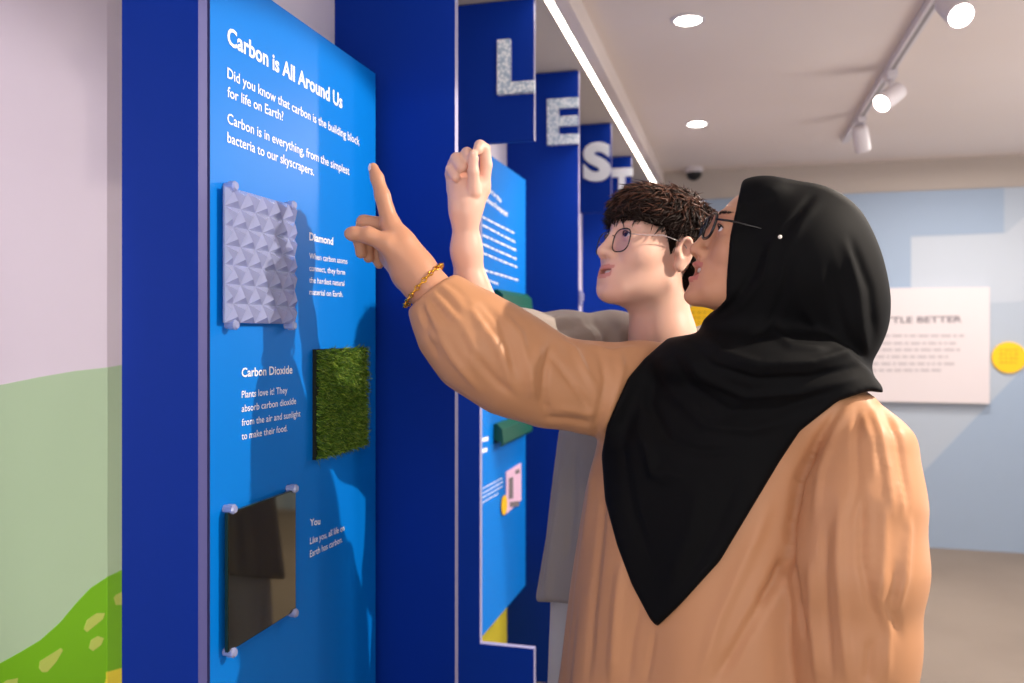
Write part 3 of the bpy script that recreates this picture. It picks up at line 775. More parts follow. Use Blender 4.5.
def glasses(H, label, yoff=.104, w=.026, h=.0185, sep=.033, z0=-.003, ez=.004, thick=.0016, tx=.080, tmat='frame'):
    root = empty('eyeglasses', tuple(H.w((0, yoff, z0))), label, 'glasses')
    for s in (-1, 1):
        pts = []; 
        for a in np.linspace(0, 2*math.pi, 36, endpoint=False):
            ca, sa = math.cos(a), math.sin(a); ex = .72
            x = w*math.copysign(abs(ca)**ex, ca); z = h*math.copysign(abs(sa)**ex, sa)
            pts.append(H.w((s*sep+x, yoff-.10*abs(s*sep+x)-.12*0, z0+z)))
        MB().tube(pts, thick, 8, closed=True).build('rim', M['frame'], root, smooth=True)
        MB().add(pts, [tuple(range(36))]).build('lens', M['lens'], root)
        a0 = (s*(sep+w), yoff-.10*(sep+w), z0+h*.45)
        MB().tube([H.w(a0), H.w((s*(tx-.003), yoff-.022, z0+h*.5)), H.w((s*tx, .04, ez+.006)), H.w((s*tx, .0, ez+.006)), H.w((s*(tx-.002), -.016, ez-.004)), H.w((s*(tx-.004), -.026, ez-.022))], thick*.8, 8).build('temple', M[tmat], root, smooth=True)
    MB().tube([H.w((x, yoff+.002-abs(x)*.1, z0+h*.35+.002)) for x in (-.009, -.004, .004, .009)], thick, 8).build('bridge', M['frame'], root, smooth=True)
    return root
def nail(c, nrm, along, par, L=.0055, Wd=.0045):
    c = np.array(c); n = np.array(nrm, float); n /= np.linalg.norm(n); a = np.array(along, float); a -= n*(a@n); a /= np.linalg.norm(a); s = np.cross(n, a)
    mb = MB(); vs = []; R = 5
    for i in range(7):
        t = -1+i/3; ww = Wd*math.sqrt(max(0, 1-abs(t)**3.2))+.0004
        for j in range(R):
            q = -1+2*j/(R-1); vs.append(c+a*L*t+s*ww*q+n*(.0012-.0016*q*q-.0006*t*t))
    fs = [(i*R+j, i*R+j+1, (i+1)*R+j+1, (i+1)*R+j) for i in range(6) for j in range(R-1)]
    k = len(vs); vs2 = [v-n*.0012 for v in vs]; 
    mb.add(list(map(tuple, vs)), fs); mb.add(list(map(tuple, vs2)), fs)
    return mb.build('fingernail', M['nail'], par, smooth=True)
def poly_sdf(u, v, pts):                 # signed distance in px, negative inside
    n = len(pts); d = np.full(u.shape, 1e9, f4); ins = np.zeros(u.shape, bool)
    for i in range(n):
        a = pts[i]; b = pts[(i+1) % n]; ex, ey = b[0]-a[0], b[1]-a[1]
        t = np.clip(((u-a[0])*ex+(v-a[1])*ey)/(ex*ex+ey*ey), 0, 1)
        d = np.minimum(d, np.hypot(u-a[0]-t*ex, v-a[1]-t*ey))
        if ey: ins ^= ((a[1] > v) != (b[1] > v)) & (u < (v-a[1])*ex/ey+a[0])
    return np.where(ins, -d, d)
def uv(P): return CX+P[0]/P[1]*F, CY-(P[2]-CAMZ)/P[1]*F
def pc(u, v, d, rpx): return (PT(u, v, d), rpx*d/F)
def stack(P, rows, yaw, k=1.0):
    """elliptic sections up a body; rows: (z, cx, cy, a, b) rising"""
    r = np.array(rows, float); z = P[2]
    cx, cy, a, b = [np.interp(z, r[:, 0], r[:, i]).astype(f4) for i in range(1, 5)]
    c, s = math.cos(yaw), math.sin(yaw); dx, dy = P[0]-cx, P[1]-cy
    p = dx*c-dy*s; q = dx*s+dy*c
    k0 = np.sqrt((p/a)**2+(q/b)**2)+1e-6; k1 = np.sqrt((p/a**2)**2+(q/b**2)**2)+1e-6
    return k0*(k0-1)/k1, np.arctan2(q/b, p/a)
# ------------------------------------------------------------------ WOMAN
KW = 1.07
def D(x): return x*KW
wr = empty('person', loc2w((.29, D(1.37), 0)), 'woman in black hijab and tan robe pointing at the front blue panel', 'person')
HW = Head(PT(767, 248, D(1.31)), 92, 19.5, 1.075, dict(mouth=.0068, crown=.076, nose=-.003, nosez=-.004, jaw=.046, ears=0, chin=.006, chinz=-.008, lipf=.003, smile=3,
     neck=[((0, -.02, -.05), .052, (0, -.062, -.17), .056)]))
# face and neck
lo, hi = bounds([HW.loc((x, y, z)) for x in (-.1, .1) for y in (-.12, .13) for z in (-.22, .14)], .01)
sk = [M['skin_w'], M['lip_w'], M['mouth']]
vs1, fs1 = surf(HW.fn, lo, hi, .0026); vs1 = relax(vs1, fs1, 1)
# pointing hand and forearm
h = D(1.355)
def wh(P):
    d = chain(P, [pc(470, 325, h, 22), pc(440, 300, h, 19), pc(424, 284, h, 19.5), pc(412, 268, h, 20)], .02)
    d = smin(d, chain(P, [pc(412, 268, h, 20), pc(400, 246, h-.005, 15.5), pc(391, 226, h-.005, 10.5)], .02), .02)
    d = smin(d, chain(P, [pc(412, 270, h+.02, 18), pc(396, 250, h+.025, 15), pc(388, 236, h+.035, 11)], .02), .02)
    d = smin(d, chain(P, [pc(410, 275, h+.03, 16), pc(394, 256, h+.045, 11), pc(388, 248, h+.055, 8)], .02), .015)
    d = smin(d, chain(P, [pc(390, 223, h-.005, 9.3), pc(382.5, 196, h-.008, 7.6), pc(377, 178, h-.006, 6.4), pc(373.2, 168, h-.004, 5.2)], .006), .008)
    m = chain(P, [pc(386, 226, h+.018, 9), pc(364, 222.5, h+.014, 7.4), pc(359.5, 240, h+.02, 6.3), pc(361, 253, h+.026, 5.6)], .005)
    r_ = chain(P, [pc(388, 237, h+.034, 8.6), pc(368, 233, h+.034, 7.3), pc(366.5, 248, h+.038, 6.2), pc(368.5, 257.5, h+.042, 5.4)], .005)
    k_ = chain(P, [pc(390, 248, h+.053, 7.6), pc(376, 246, h+.054, 6.4), pc(376, 257, h+.056, 5.5), pc(379, 264, h+.058, 4.8)], .005)
    t = chain(P, [pc(404, 262, h-.012, 14), pc(387, 243.5, h-.024, 10), pc(368, 235, h-.03, 8.0), pc(354, 234, h-.03, 6.8), pc(350, 233.6, h-.03, 5.8)], .008)
    d = smin(d, m, .006); d = smin(d, r_, .004); d = smin(d, k_, .004); return smin(d, t, .007)
lo, hi = bounds([PT(340, 155, h), PT(480, 340, h+.08), PT(480, 340, h-.07)], .01)
vs2, fs2 = surf(wh, lo, hi, .0019); vs2 = relax(vs2, fs2, 1)
# resting left hand, low at her side
hl = D(1.2)
def wl(P):
    d = chain(P, [pc(848, 760, hl, 22), pc(846, 830, hl, 19), pc(842, 860, hl, 20), pc(838, 900, hl, 22)], .02)
    for i, (du, dd, L_) in enumerate([(-14, -.02, 46), (-6, -.005, 54), (3, .012, 50), (11, .028, 38)]):
        d = smin(d, chain(P, [pc(838+du*.8, 900, hl+dd, 9), pc(836+du, 900+L_*.5, hl+dd, 7.5), pc(828+du, 900+L_, hl+dd, 6)], .006), .008)
    return smin(d, chain(P, [pc(828, 868, hl-.02, 11), pc(814, 895, hl-.035, 8.5), pc(808, 918, hl-.04, 6.5)], .008), .012)
lo, hi = bounds([PT(795, 750, hl), PT(880, 965, hl+.05), PT(850, 900, hl-.06)], .02)
vs3, fs3 = surf(wl, lo, hi, .003)
# trunk and legs under the robe, to the feet
zw = lambda v, d: CAMZ-(v-CY)/F*d
dw = D(1.37)
def wb(P):
    d = chain(P, [(np.array((.30, dw, .95)), .12), (np.array((.31, dw, 1.15)), .11), (np.array((.34, dw, 1.27)), .10), (np.array((.37, dw, 1.36)), .055)], .04)
    for s in (-1, 1):
        d = smin(d, chain(P, [(np.array((.30+s*.07, dw-s*.05, .9)), .085), (np.array((.30+s*.08, dw-s*.06, .5)), .055), (np.array((.30+s*.08, dw-s*.06, .09)), .04)], .02), .03)
    d = smin(d, rc(P, np.array((.34, dw, 1.26)), PT(645, 388, D(1.43)), .07, .045), .03)
    d = smin(d, chain(P, [pc(645, 388, D(1.43), 26), pc(545, 385, D(1.37), 22), pc(470, 325, h, 20)], .02), .03)
    d = smin(d, chain(P, [(np.array((.34, dw, 1.26)), .07), pc(862, 425, D(1.23), 32), pc(856, 600, D(1.22), 24), pc(848, 765, hl, 20)], .02), .03)
    return d
body_defer = True
vs4f = (wb, (-.12, 1.1, 0.03), (.68, 1.75, 1.46), .009)
# robe
cy_ = D(1.385)
def row(v, uc, d, a, b): return (zw(v, D(d)), (uc-CX)/F*D(d), D(d), a*KW, b*KW)
rows_w = [(.045, .335, cy_, .30, .24), (.30, .325, cy_, .285, .22), (.62, .312, cy_, .265, .19),
          row(683, 699, 1.385, .240, .165), row(600, 700, 1.385, .224, .155), row(500, 703, 1.385, .204, .14), row(435, 708, 1.385, .186, .13),
          row(395, 722, 1.385, .165, .115), row(365, 742, 1.385, .12, .09), row(340, 752, 1.39, .07, .07)]
YAWW = math.radians(36)
SLR = [pc(672, 378, D(1.44), 34), pc(640, 384, D(1.43), 40), pc(592, 388, D(1.41), 43), pc(548, 381, D(1.385), 43), pc(512, 364, D(1.37), 49), pc(478, 343, D(1.36), 48), pc(455, 322, D(1.355), 39), pc(440, 303, h, 28), pc(432, 293, h, 23.5)]
SLL = [pc(856, 428, D(1.25), 30), pc(866, 452, D(1.23), 44), pc(861, 500, D(1.22), 57), pc(856, 565, D(1.21), 63), pc(854, 640, D(1.21), 58), pc(852, 720, D(1.21), 58), pc(848, 790, D(1.2), 46), pc(846, 822, D(1.2), 27), pc(846, 832, D(1.2), 24)]
def robe0(P):
    d, th = stack(P, rows_w, YAWW)
    amp = np.clip((1.25-P[2])/1.0, 0, 1)*.020
    d = d+amp*.7*(np.sin(7*th+1.3*np.sin(P[2]*3)+.5*np.sin(3*th))+.4*np.sin(13*th+2+P[2]*2))
    d = smax(d, P[2]-1.40, .03); d = smax(d, .045-P[2], .01)
    d = smin(d, chain(P, SLR, .03), .035)
    d = smin(d, rc(P, PT(745, 392, D(1.33)), PT(846, 424, D(1.25)), .085, .060), .05)
    return d
def robe(P):
    d = robe0(P); s = chain(P, SLL, .03)
    return smin(d, s, .002)
wrist_dir = PT(412, 268, h)-PT(440, 304, h); wrist_dir /= np.linalg.norm(wrist_dir); w0 = PT(431, 292, h)
def robe_cut(P):
    d = robe(P)
    pl = (P[0]-w0[0])*wrist_dir[0]+(P[1]-w0[1])*wrist_dir[1]+(P[2]-w0[2])*wrist_dir[2]
    near = np.sqrt((P[0]-w0[0])**2+(P[1]-w0[1])**2+(P[2]-w0[2])**2)-.09
    return smax(d, -smax(-pl, near, .005), .004)
ST_R = [  # folds of the robe, traced
 ([(432, 290), (455, 318), (470, 345), (478, 372)], 4, .006), ([(425, 300), (436, 330), (452, 358), (480, 392)], 4, .006), ([(441, 284), (470, 305), (492, 338), (505, 362), (515, 395)], 4.5, .008),
 ([(437, 300), (460, 330), (470, 352), (500, 385), (520, 400)], 3.5, -.007), ([(448, 290), (478, 312), (500, 340)], 3.5, -.006), ([(422, 308), (428, 335), (440, 360)], 3, -.005),
 ([(480, 300), (500, 322), (510, 350), (516, 380)], 4, -.006), ([(500, 312), (520, 335), (528, 365), (530, 395)], 5, .007),
 ([(552, 342), (545, 372), (543, 400), (550, 420)], 3.5, -.009), ([(560, 340), (575, 350), (585, 370), (600, 395)], 3.5, .006), ([(548, 352), (570, 380), (590, 410)], 3.5, -.007),
 ([(540, 345), (532, 370), (534, 400)], 5, .008), ([(585, 345), (610, 352), (640, 348)], 4, .005), ([(600, 352), (606, 380), (598, 420), (592, 460)], 4, -.007), ([(620, 350), (622, 372), (610, 410), (600, 440)], 5, .006),
 ([(545, 418), (570, 420), (592, 424)], 4, -.006), ([(560, 408), (580, 412), (596, 415)], 4, .005),
 ([(596, 440), (590, 500), (580, 580), (570, 683)], 5, .007), ([(606, 470), (600, 540), (592, 620), (588, 683)], 5, -.006), ([(622, 560), (616, 620), (612, 683)], 7, .007),
 ([(655, 630), (650, 660), (646, 683)], 3, -.004), ([(770, 500), (745, 560), (718, 620), (700, 683)], 9, .006), ([(792, 545), (765, 600), (735, 650), (715, 683)], 7, -.009), ([(640, 600), (632, 640), (628, 683)], 5, -.004),
 # left sleeve
 ([(846, 408), (832, 440), (820, 470), (814, 520)], 5, .005), ([(842, 404), (818, 440), (800, 480), (791, 530), (789, 575)], 4.5, -.014),
 ([(858, 402), (856, 440), (858, 480), (850, 520)], 4, -.006), ([(868, 402), (880, 430), (888, 470), (893, 520)], 4, .008), ([(862, 412), (872, 445), (874, 480)], 4, .006),
 ([(880, 400), (898, 440), (906, 490), (906, 540)], 4, -.007), ([(884, 500), (884, 560), (882, 600)], 5, .007), ([(900, 480), (908, 530), (905, 580), (893, 620)], 5, .007),
 ([(840, 500), (838, 560), (842, 620), (848, 683)], 6, .008), ([(826, 520), (824, 580), (828, 640), (832, 683)], 5, -.007), ([(862, 490), (862, 560), (870, 600), (880, 625)], 4.5, -.008),
 ([(880, 560), (878, 600), (888, 630), (885, 683)], 4.5, .008), ([(896, 560), (892, 610), (900, 640)], 4, -.006), ([(810, 560), (812, 620), (818, 683)], 5, .006), ([(870, 640), (868, 683)], 5, -.007),
 ([(784, 560), (776, 585), (760, 605)], 5, -.010), ([(792, 560), (798, 600), (806, 640)], 3.4, -.009), ([(852, 402), (860, 398), (872, 398), (884, 404)], 3, .004),
]
# gathers at the cuff
for k in range(8):
    u0 = 417+k*3.9; v0 = 311-k*4.3
    ST_R.append(([(u0, v0), (u0+9+k*.8, v0+10+1.0*(8-k)), (u0+18+k*1.2, v0+24+1.2*(8-k))], 2.6, -.0055 if k % 2 else .0045))
ST_R = [(a_, w_*.72, h_*.95) for a_, w_, h_ in ST_R]
sdf_part('robe', robe_cut, (-.20, 1.0, .03), (.78, 1.95, 1.50), .0042, M['robe'], wr, ST_R)
mb = MB(); rr = random.Random(8)  # frilled hem of the cuff
e1 = np.cross(wrist_dir, (0, 1, 0)); e1 /= np.linalg.norm(e1); e2 = np.cross(wrist_dir, e1); pts = []
for k in range(72):
    a = 2*math.pi*k/72; rad = (23.6*h/F)*(1+.035*math.sin(k*2.1)+.02*math.sin(k*5.3)); pts.append(loc2w(w0+e1*rad*math.cos(a)+e2*rad*math.sin(a)+wrist_dir*(-.006+.002*math.sin(k*1.7))))
mb.tube(pts, .0034, 8, closed=True).build('cuff', M['robe'], wr, smooth=True)
# hijab
FACE_CUT = [(743, 150), (743, 176), (735, 214), (729.8, 237), (727, 272), (726, 299), (711, 315), (700, 322), (640, 330), (560, 300), (560, 150)]
DRAPE = [(668, 338), (645, 358), (628, 378), (607, 425), (601.5, 455), (605, 500), (617, 545), (632, 585), (650, 619), (657, 627), (680, 605), (720, 561), (750, 511), (780, 461), (800, 431), (838, 401), (868, 391), (884, 393), (882, 386), (868, 368), (820, 330), (760, 310), (712, 316), (709.5, 331)]
BK = [PT(800, 258, D(1.31)), PT(833, 296, D(1.31))]
def hij(P):
    r = D(1.31)/F
    a = ell(P, PT(796, 258, D(1.31)), (75*r, .108*KW, 75*r)); b = ell(P, PT(836, 303, D(1.31)), (48*r, .092*KW, 70*r))
    d = smin(a, b, .03)
    d = smin(d, ell(P, PT(760, 198, D(1.31)), (34*r, .075, 21*r)), .015)
    d = smin(d, rc(P, PT(762, 285, D(1.31)), PT(752, 330, D(1.33)), 45*r, 50*r), .03)
    d = smin(d, rc(P, PT(835, 320, D(1.31)), PT(830, 352, D(1.33)), 44*r, 40*r), .02)
    d = smin(d, HW.fn(P)-.0055, .010)
    u, v = uv(P)
    d = smax(d, -poly_sdf(u, v, FACE_CUT)*P[1]/F, .004)
    cow = ell(P, PT(765, 362, D(1.35)), (118*r, .155*KW, 42*r))
    cow = smin(cow, rc(P, PT(835, 365, D(1.31)), PT(858, 392, D(1.27)), 32*r, 22*r), .03)
    t = smin(robe0(P)-.013, cow, .04); t = smin(t, rc(P, PT(840, 402, D(1.25)), PT(862, 408, D(1.245)), .048*KW, .040*KW), .03)
    pd = poly_sdf(u, v, DRAPE)*P[1]/F
    t = smax(t, pd, .008)
    return smin(d, t, .018)
wb2 = lambda P: np.maximum(wb(P), np.minimum(robe(P), hij(P))+.014)
vs4, fs4 = surf(wb2, *vs4f[1:])
allv, allf, n0 = [], [], 0
for v_, f_ in ((vs1, fs1), (vs2, fs2), (vs3, fs3), (vs4, fs4)):
    allv.append(v_); allf.append(f_+n0); n0 += len(v_)
body = mesh_np('body', to_world(np.concatenate(allv)), np.concatenate(allf), sk, wr)
face_mats(body, HW, None)
def fnail(par, u, v, d, r, n, along, L=.0055, Wd=.0042):
    n = np.array(n, float); n /= np.linalg.norm(n)
    nail(loc2w(PT(u, v, d)+n*r*d/F), loc2w(n), loc2w(along), par, L, Wd)
fnail(body, 373.6, 168.5, h-.004, 4.9, (-.75, -.65, .15), (-.2, 0, 1), .0066, .0045)
fnail(body, 352.5, 233.9, h-.03, 5.9, (-.25, -.8, .5), (-1, 0, -.05), .0075, .0055)
eyes(HW, body, (0, 1, .18)); brow(HW, 1, body); brow(HW, -1, body); lashes(HW, body)
# teeth
mb = MB()
for k in range(-4, 5):
    x = k*.0042; y = .0850-15*x*x; e = 12*x*x
    mb.tube([HW.w((x, y, -.0600+e)), HW.w((x, y+.001, -.0645+e)), HW.w((x, y+.0006, -.0695+e))], [.0022, .0024, .0019], 8)
mb.build('upper_teeth', M['teeth'], body, smooth=True)
ST_H = [
 ([(700, 330), (722, 352), (760, 364), (810, 362), (850, 352), (872, 372)], 4, .006), ([(690, 342), (712, 366), (755, 380), (810, 378), (862, 366)], 3.5, -.007), ([(680, 346), (700, 375), (745, 396), (800, 392), (860, 378)], 4.5, .007),
 ([(672, 352), (688, 385), (730, 412), (780, 410), (830, 392)], 4, -.006), ([(662, 360), (672, 392), (705, 425), (750, 430), (790, 420)], 5, .006), ([(655, 372), (650, 405), (668, 440), (700, 452), (740, 450)], 4.5, -.006),
 ([(645, 385), (640, 430), (655, 470), (690, 480)], 6, .005), ([(630, 400), (622, 450), (632, 510), (650, 560)], 5, -.004), ([(648, 455), (652, 475), (668, 482)], 3, .004),
 ([(782, 228), (770, 250), (765, 275), (742, 305), (722, 318)], 3, .004), ([(815, 192), (796, 215), (780, 240)], 3, -.004), ([(820, 200), (802, 222), (788, 250), (780, 290)], 4, .003),
 ([(765, 240), (752, 275), (735, 302), (718, 320)], 3, -.005), ([(790, 250), (785, 290), (770, 325), (740, 345)], 4, -.005), ([(845, 240), (858, 290), (862, 330), (868, 360)], 4, .005), ([(850, 238), (870, 290), (875, 340)], 4, -.005),
 ([(828, 260), (838, 310), (850, 345), (868, 362)], 5, -.004), ([(800, 300), (820, 335), (850, 355)], 5, .004), ([(745, 178), (738, 215), (733, 240), (730, 275), (729, 300)], 2.2, .003), ([(760, 320), (790, 345), (830, 350)], 4, .005),
 ([(700, 480), (690, 530), (668, 590)], 8, .004), ([(740, 470), (715, 530), (680, 590)], 6, -.004),
]
sdf_part('hijab', hij, (.08, 1.05, .82), (.72, 1.72, 1.70), .0036, M['hijab'], wr, ST_H)
q = np.array(loc2w(PT(780, 237, D(1.31)-.1155)))
pn = bmesh.new(); bmesh.ops.create_icosphere(pn, subdivisions=3, radius=.0032); mb = MB(); mb.add([tuple(np.array(v.co)+q) for v in pn.verts], [tuple(v.index for v in f.verts) for f in pn.faces]); pn.free()
mb.build('hijab_pin', M['teeth'], wr, smooth=True)
glasses(HW, 'black-framed glasses worn by the woman in the black hijab', yoff=.101, w=.024, h=.0195, sep=.032, z0=-.003, thick=.0024, tx=.0745)
# bracelet
bc = PT(423.5, 285.5, h+.004); br = empty('bracelet', loc2w(bc), 'gold link bracelet on the wrist of the pointing hand', 'bracelet')
bd = PT(407, 262, h)-PT(440, 300, h)*1.0; bd /= np.linalg.norm(bd); f1 = np.cross(bd, (0, 1, 0)); f1 /= np.linalg.norm(f1); f2 = np.cross(bd, f1)
nb = 34; br_r = 27.5*h/F; mb = MB()
for k in range(nb):
    a = 2*math.pi*(k+.5)/nb; c = bc+f1*br_r*math.cos(a)+f2*br_r*math.sin(a)+bd*(-.006*math.cos(a))
    tgt = -f1*math.sin(a)+f2*math.cos(a); rad = f1*math.cos(a)+f2*math.sin(a); sd = bd if k % 2 else rad
    ring = [loc2w(c+tgt*.0044*math.cos(t)+sd*.0034*math.sin(t)) for t in np.linspace(0, 2*math.pi, 10, endpoint=False)]
    mb.tube(ring, .0013, 6, closed=True)
mb.build('chain', M['gold'], br, smooth=True)
mb = MB(); 
for k in range(0, nb, 2):
    a = 2*math.pi*k/nb; c = np.array(loc2w(bc+f1*(br_r+.001)*math.cos(a)+f2*(br_r+.001)*math.sin(a)+bd*(-.006*math.cos(a))))
    mb.tube([c-(0, 0, .0025), c-(0, 0, .001), c+(0, 0, .001), c+(0, 0, .0025)], [.001, .0028, .0028, .001], 8)
mb.build('bead_row', M['gold'], br, smooth=True)
# shoes
for s in (-1, 1):
    c = np.array((.30+s*.08, dw-s*.06, 0))
    f_ = lambda P, c=c: smax(smin(ell(P, c+(-.05, -.06, .028), (.058, .085, .045)), rc(P, c+(-.02, -.0, .045), c+(0, .03, .075), .045, .042), .03), .002-P[2], .004)
    sdf_part('shoe', f_, c+(-.16, -.19, -.01), c+(.1, .12, .14), .005, M['black'], wr)

# ------------------------------------------------------------------ MAN
KM = 1.07
def E(x): return x*KM
mr = empty('person', loc2w((.27, E(1.72), 0)), 'man with tousled dark hair, glasses and taupe shirt, raising his fist behind the woman', 'person')
HM = Head(PT(656, 250, E(1.60)), 67, 15, 1.06*KM, dict(mouth=.0030, smile=5, lipf=-.002, crown=.082, jaw=.050, lid=.0038, nose=-.002,
     neck=[((0, -.012, -.05), .050, (0, -.055, -.15), .056), ((0, -.055, -.15), .056, (.0, -.075, -.21), .075)]))
lo, hi = bounds([HM.loc((x, y, z)) for x in (-.11, .11) for y in (-.15, .13) for z in (-.26, .14)], .01)
v1, f1_ = surf(HM.fn, lo, hi, .0028); v1 = relax(v1, f1_, 1)
g = E(1.42)
def mh(P):
    d = chain(P, [pc(503, 345, g+.09, 24), pc(488, 322, g+.055, 22), pc(471, 288, g+.03, 16.5), pc(466.5, 250, g+.015, 14), pc(465, 212, g, 13), pc(466, 204, g, 14)], .02)
    d = smin(d, chain(P, [pc(466, 204, g+.006, 14), pc(463, 187, g+.012, 14), pc(460, 175, g+.016, 10)], .02), .02)
    d = smin(d, chain(P, [pc(468, 204, g+.006, 13), pc(477, 187, g+.008, 11.5), pc(481, 176, g+.012, 8.5)], .02), .015)
    d = smin(d, chain(P, [pc(484, 182, g+.0, 6.4), pc(486, 165, g-.004, 6.3), pc(484.5, 149, g-.010, 5.9), pc(480, 145.8, g-.016, 5.8), pc(477.5, 150, g-.024, 5.0)], .003), .004)
    d = smin(d, chain(P, [pc(474, 192, g-.018, 7.5), pc(473.3, 172, g-.030, 5.6), pc(473.3, 158, g-.032, 5.0), pc(473, 154, g-.031, 4.4)], .004), .003)
    d = smin(d, chain(P, [pc(464, 180, g+.006, 7), pc(463, 158, g+.002, 6.2), pc(467, 153, g-.010, 5.8), pc(468.5, 160, g-.020, 5.0)], .003), .003)
    d = smin(d, chain(P, [pc(457, 184, g+.008, 7), pc(454, 165, g, 6.6), pc(456.5, 159, g-.012, 6.4), pc(461, 167, g-.026, 5.8)], .003), .003)
    d = smin(d, chain(P, [pc(454, 190, g+.012, 7), pc(451, 174, g+.004, 6.0), pc(451.5, 169, g-.010, 5.8), pc(455.5, 177, g-.022, 5.2)], .003), .003)
    return d
lo, hi = bounds([PT(438, 135, g), PT(535, 375, g), PT(535, 375, g+.12), PT(470, 200, g-.07)], .015)
v2, f2_ = surf(mh, lo, hi, .0022); v2 = relax(v2, f2_, 1)
dm = E(1.72)
def mbod(P):
    cx = .27
    d = chain(P, [(np.array((cx, dm, .95)), .13), (np.array((cx, dm, 1.15)), .125), (np.array((cx, dm, 1.30)), .12), (PT(664, 325, E(1.66)), .055)], .04)
    for s in (-1, 1):
        d = smin(d, chain(P, [(np.array((cx+s*.08, dm-s*.04, .9)), .09), (np.array((cx+s*.09, dm-s*.04, .5)), .06), (np.array((cx+s*.09, dm-s*.04, .09)), .042)], .02), .03)
    d = smin(d, chain(P, [(np.array((cx, dm, 1.30)), .09), pc(622, 345, E(1.74), 25), pc(503, 345, g+.09, 23)], .02), .03)
    d = smin(d, chain(P, [(np.array((cx, dm, 1.30)), .09), pc(735, 360, E(1.66), 25), pc(745, 500, E(1.62), 20), pc(725, 600, E(1.5), 16), pc(722, 640, E(1.48), 19)], .02), .03)
    return d
v3f = (mbod, (-.1, 1.4, .03), (.75, 2.1, 1.48), .009)
# hair: cap plus tufts
def hairline(p):
    x, y, z = p
    ax = np.abs(x)
    # negative where hair grows
    front = .030+.0*ax                   # fringe hangs to here over the brow
    lim = np.where(y > .035, front-.22*np.clip(ax-.03, 0, 1), np.where(y > .008, .030-(.035-y)*2.0, np.where(y > -.030, .022, -.075)))
    return lim-z
def hair_cap(P):
    p = HM.inv(P)
    d = ell(p, (0, -.016, .028), (.0845, .106, .083))
    d = smin(d, ell(p, (0, .052, .052), (.060, .040, .040)), .03)
    d = smin(d, ell(p, (0, -.062, -.022), (.064, .046, .062)), .02)
    d = smax(d, hairline(p).astype(f4), .006)
    return d*HM.sc
lo, hi = bounds([HM.loc((x, y, z)) for x in (-.11, .11) for y in (-.14, .12) for z in (-.10, .15)], .01)
hv, hf = surf(hair_cap, lo, hi, .003); hN = vnorm(hv, hf); hair = mesh_np('hair', to_world(hv), hf, [M['hair_cap']], mr)
hq = (hv-HM.c)/HM.sc@HM.R.T; hn = hN@HM.R.T
sel = np.where((hn[:, 2] > -.35) | (hq[:, 1] > .03))[0]; sel = rng.choice(sel, 5200)
mb = MB(); whorl = np.array((.015, -.07, .12))
for k, i in enumerate(sel):
    p = hq[i]; n_ = hn[i]; t_ = p-whorl; t_ = t_-n_*(t_@n_); t_ /= np.linalg.norm(t_)+1e-6
    side = np.cross(n_, t_); ang = .5*math.sin(p[0]*70+p[1]*50)+rng.normal(0, .35); t_ = t_*math.cos(ang)+side*math.sin(ang)
    top = max(0, p[2]-.03)/.08; L = rng.uniform(.014, .026)*(1+.7*top); 
    if p[2] < .02 and p[1] < .03: L *= .5
    lift = rng.uniform(.1, .5)*(.35+.8*top); c = rng.normal(0, .25); pts = []
    for s in (0, .33, .66, 1):
        pts.append(np.array(loc2w(HM.loc(p-n_*.002+t_*L*s+n_*(lift*L*s*(1-.55*s))+side*c*L*s*s))))
    w_ = rng.uniform(.0011, .0019); mb.tube(pts, [w_, w_, w_*.8, w_*.15], 3, 1 if (rng.random() < .75*top) else 0)
st_ = mb.build('hair_strands', [M['hair'], M['hair2']], hair, smooth=True); st_['kind'] = 'stuff'
glasses(HM, 'thin dark round-cornered glasses worn by the man', yoff=.0925, w=.0235, h=.0205, sep=.0325, z0=-.013, ez=.0, thick=.0012, tmat='chrome')
# shirt
def rowm(v, uc, d, a, b): return (CAMZ-(v-CY)/F*E(d), (uc-CX)/F*E(d), E(d), a*KM, b*KM)
rows_m = [rowm(640, 640, 1.70, .225, .155), rowm(560, 645, 1.70, .215, .15), rowm(430, 655, 1.71, .200, .14), rowm(370, 668, 1.72, .190, .125), rowm(345, 668, 1.71, .15, .10), rowm(328, 668, 1.68, .09, .08)]
SLM = [pc(640, 352, E(1.74), 34), pc(612, 348, E(1.73), 35), pc(565, 348, E(1.65), 35), pc(520, 342, E(1.55), 31), pc(502, 333, E(1.52), 27)]
SLM2 = [pc(722, 352, E(1.68), 32), pc(742, 400, E(1.66), 34), pc(748, 470, E(1.64), 33)]
def shirt(P):
    d, th = stack(P, rows_m, math.radians(25))
    amp = np.clip((1.25-P[2])/.5, 0, 1)*.008
    d = d+amp*np.sin(8*th+2.*np.sin(P[2]*4)+.6)
    d = smax(d, P[2]-(CAMZ+.004), .02); d = smin(d, chain(P, SLM, .03), .04); d = smin(d, chain(P, SLM2, .03), .03)
    u, v = uv(P)
    pl = (v-(612+.55*(u-535)*np.clip((u-528)/40., 0, 1)*0-10*np.cos((u-545)/40.)))*P[1]/F
    d = smax(d, pl, .006)
    d = smax(d, -(HM.fn(P)-.006), .006)
    return d
ST_M = [([(505, 318), (530, 326), (560, 330), (600, 322)], 4, -.006), ([(515, 314), (545, 320), (575, 318)], 3.5, .006), ([(575, 316), (590, 335), (600, 360)], 4, .007), ([(590, 314), (606, 335), (610, 360)], 3.5, -.007),
 ([(620, 320), (618, 345), (606, 370)], 4, .006), ([(565, 440), (560, 500), (550, 560), (545, 612)], 4, .007), ([(575, 440), (572, 510), (566, 570)], 4, -.007), ([(552, 480), (545, 540), (538, 600)], 3.5, -.005), ([(640, 340), (632, 350), (620, 356)], 3, .005)]
sdf_part('shirt', shirt, (-.16, 1.42, .70), (.75, 2.1, 1.46), .0055, M['shirt'], mr, ST_M)
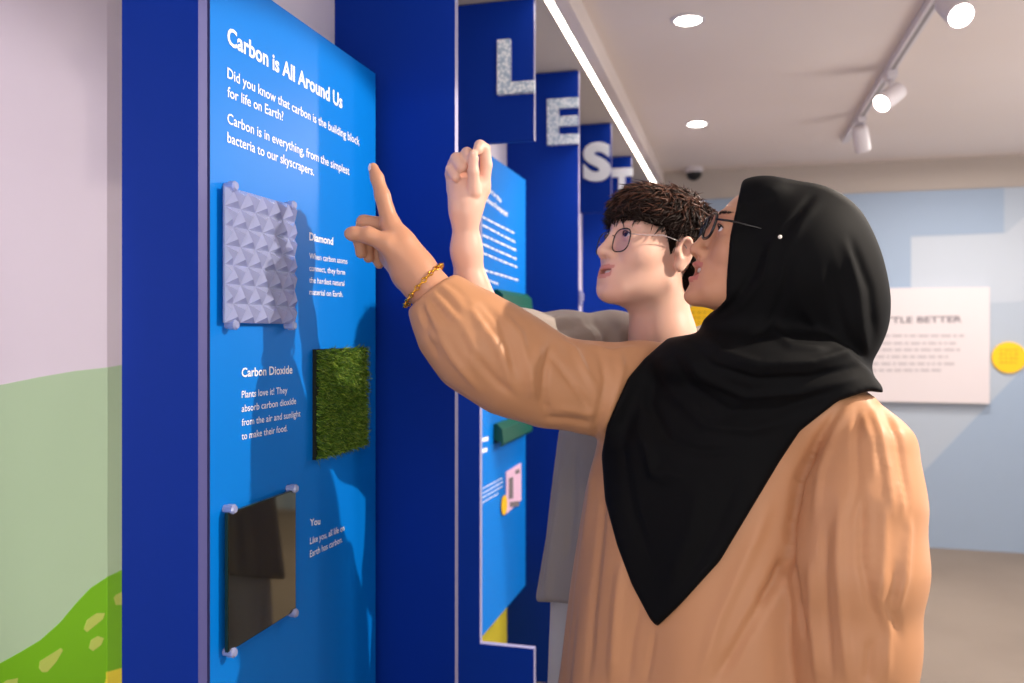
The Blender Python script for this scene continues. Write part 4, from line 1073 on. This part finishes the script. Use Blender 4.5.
# collar ring
nk = HM.loc((0, -.072, -.182)); ax = -(HM.loc((0, -.072, -.182))-HM.loc((0, -.052, -.14))); ax /= np.linalg.norm(ax); ax = np.array((.03, .1, 1.)); ax /= np.linalg.norm(ax)
g1 = np.cross(ax, (0, 1, 0)); g1 /= np.linalg.norm(g1); g2 = np.cross(ax, g1)
MB().tube([loc2w(nk+g1*.077*math.cos(a)+g2*.072*math.sin(a)+ax*(.012*math.sin(a))) for a in np.linspace(0, 2*math.pi, 40, endpoint=False)], .0065, 8, closed=True).build('collar', M['collar'], mr, smooth=True)
def trou(P):
    d = None
    for s in (-1, 1):
        q = chain(P, [(np.array((.25+s*.07, dm-s*.03, .92)), .09), (np.array((.255+s*.095, dm-s*.045, .5)), .085), (np.array((.26+s*.10, dm-s*.045, .07)), .085)], .02)
        d = q if d is None else smin(d, q, .02)
    d = smin(d, ell(P, (.255, dm, .86), (.17, .11, .14)), .04)
    return smax(smax(d, P[2]-1.0, .01), .06-P[2], .01)
mb2 = lambda P: np.maximum(mbod(P), np.minimum(shirt(P), trou(P))+.012)
v3, f3_ = surf(mb2, *v3f[1:])
allv, allf, n0 = [], [], 0
for v_, f_ in ((v1, f1_), (v2, f2_), (v3, f3_)):
    allv.append(v_); allf.append(f_+n0); n0 += len(v_)
mbody = mesh_np('body', to_world(np.concatenate(allv)), np.concatenate(allf), [M['skin_m'], M['lip_m'], M['mouth']], mr)
face_mats(mbody, HM, None); eyes(HM, mbody, (0, 1, .1)); brow(HM, 1, mbody, z0=.022); brow(HM, -1, mbody, z0=.022); lashes(HM, mbody)
fnail(mbody, 473.2, 157, g-.0315, 4.4, (0, -1, .1), (0, .1, 1), .0062, .0046)
mb = MB()
for k in range(-4, 5):
    x = k*.0042; y = .0815-15*x*x; e = 9*x*x; mb.tube([HM.w((x, y, -.0600+e)), HM.w((x, y+.001, -.0640+e)), HM.w((x, y+.0006, -.0685+e))], [.0022, .0024, .0019], 8)
mb.build('upper_teeth', M['teeth'], mbody, smooth=True)
sdf_part('trousers', trou, (-.1, 1.5, .03), (.62, 2.1, 1.03), .007, M['pants'], mr)
for s in (-1, 1):
    c = np.array((.26+s*.10, dm-s*.045, 0))
    f_ = lambda P, c=c: smax(smin(ell(P, c+(-.07, -.06, .032), (.062, .09, .05)), rc(P, c+(-.02, -.0, .05), c+(0, .02, .08), .048, .045), .03), .002-P[2], .004)
    sdf_part('shoe', f_, c+(-.18, -.19, -.01), c+(.1, .12, .15), .005, M['grey_w'], mr)
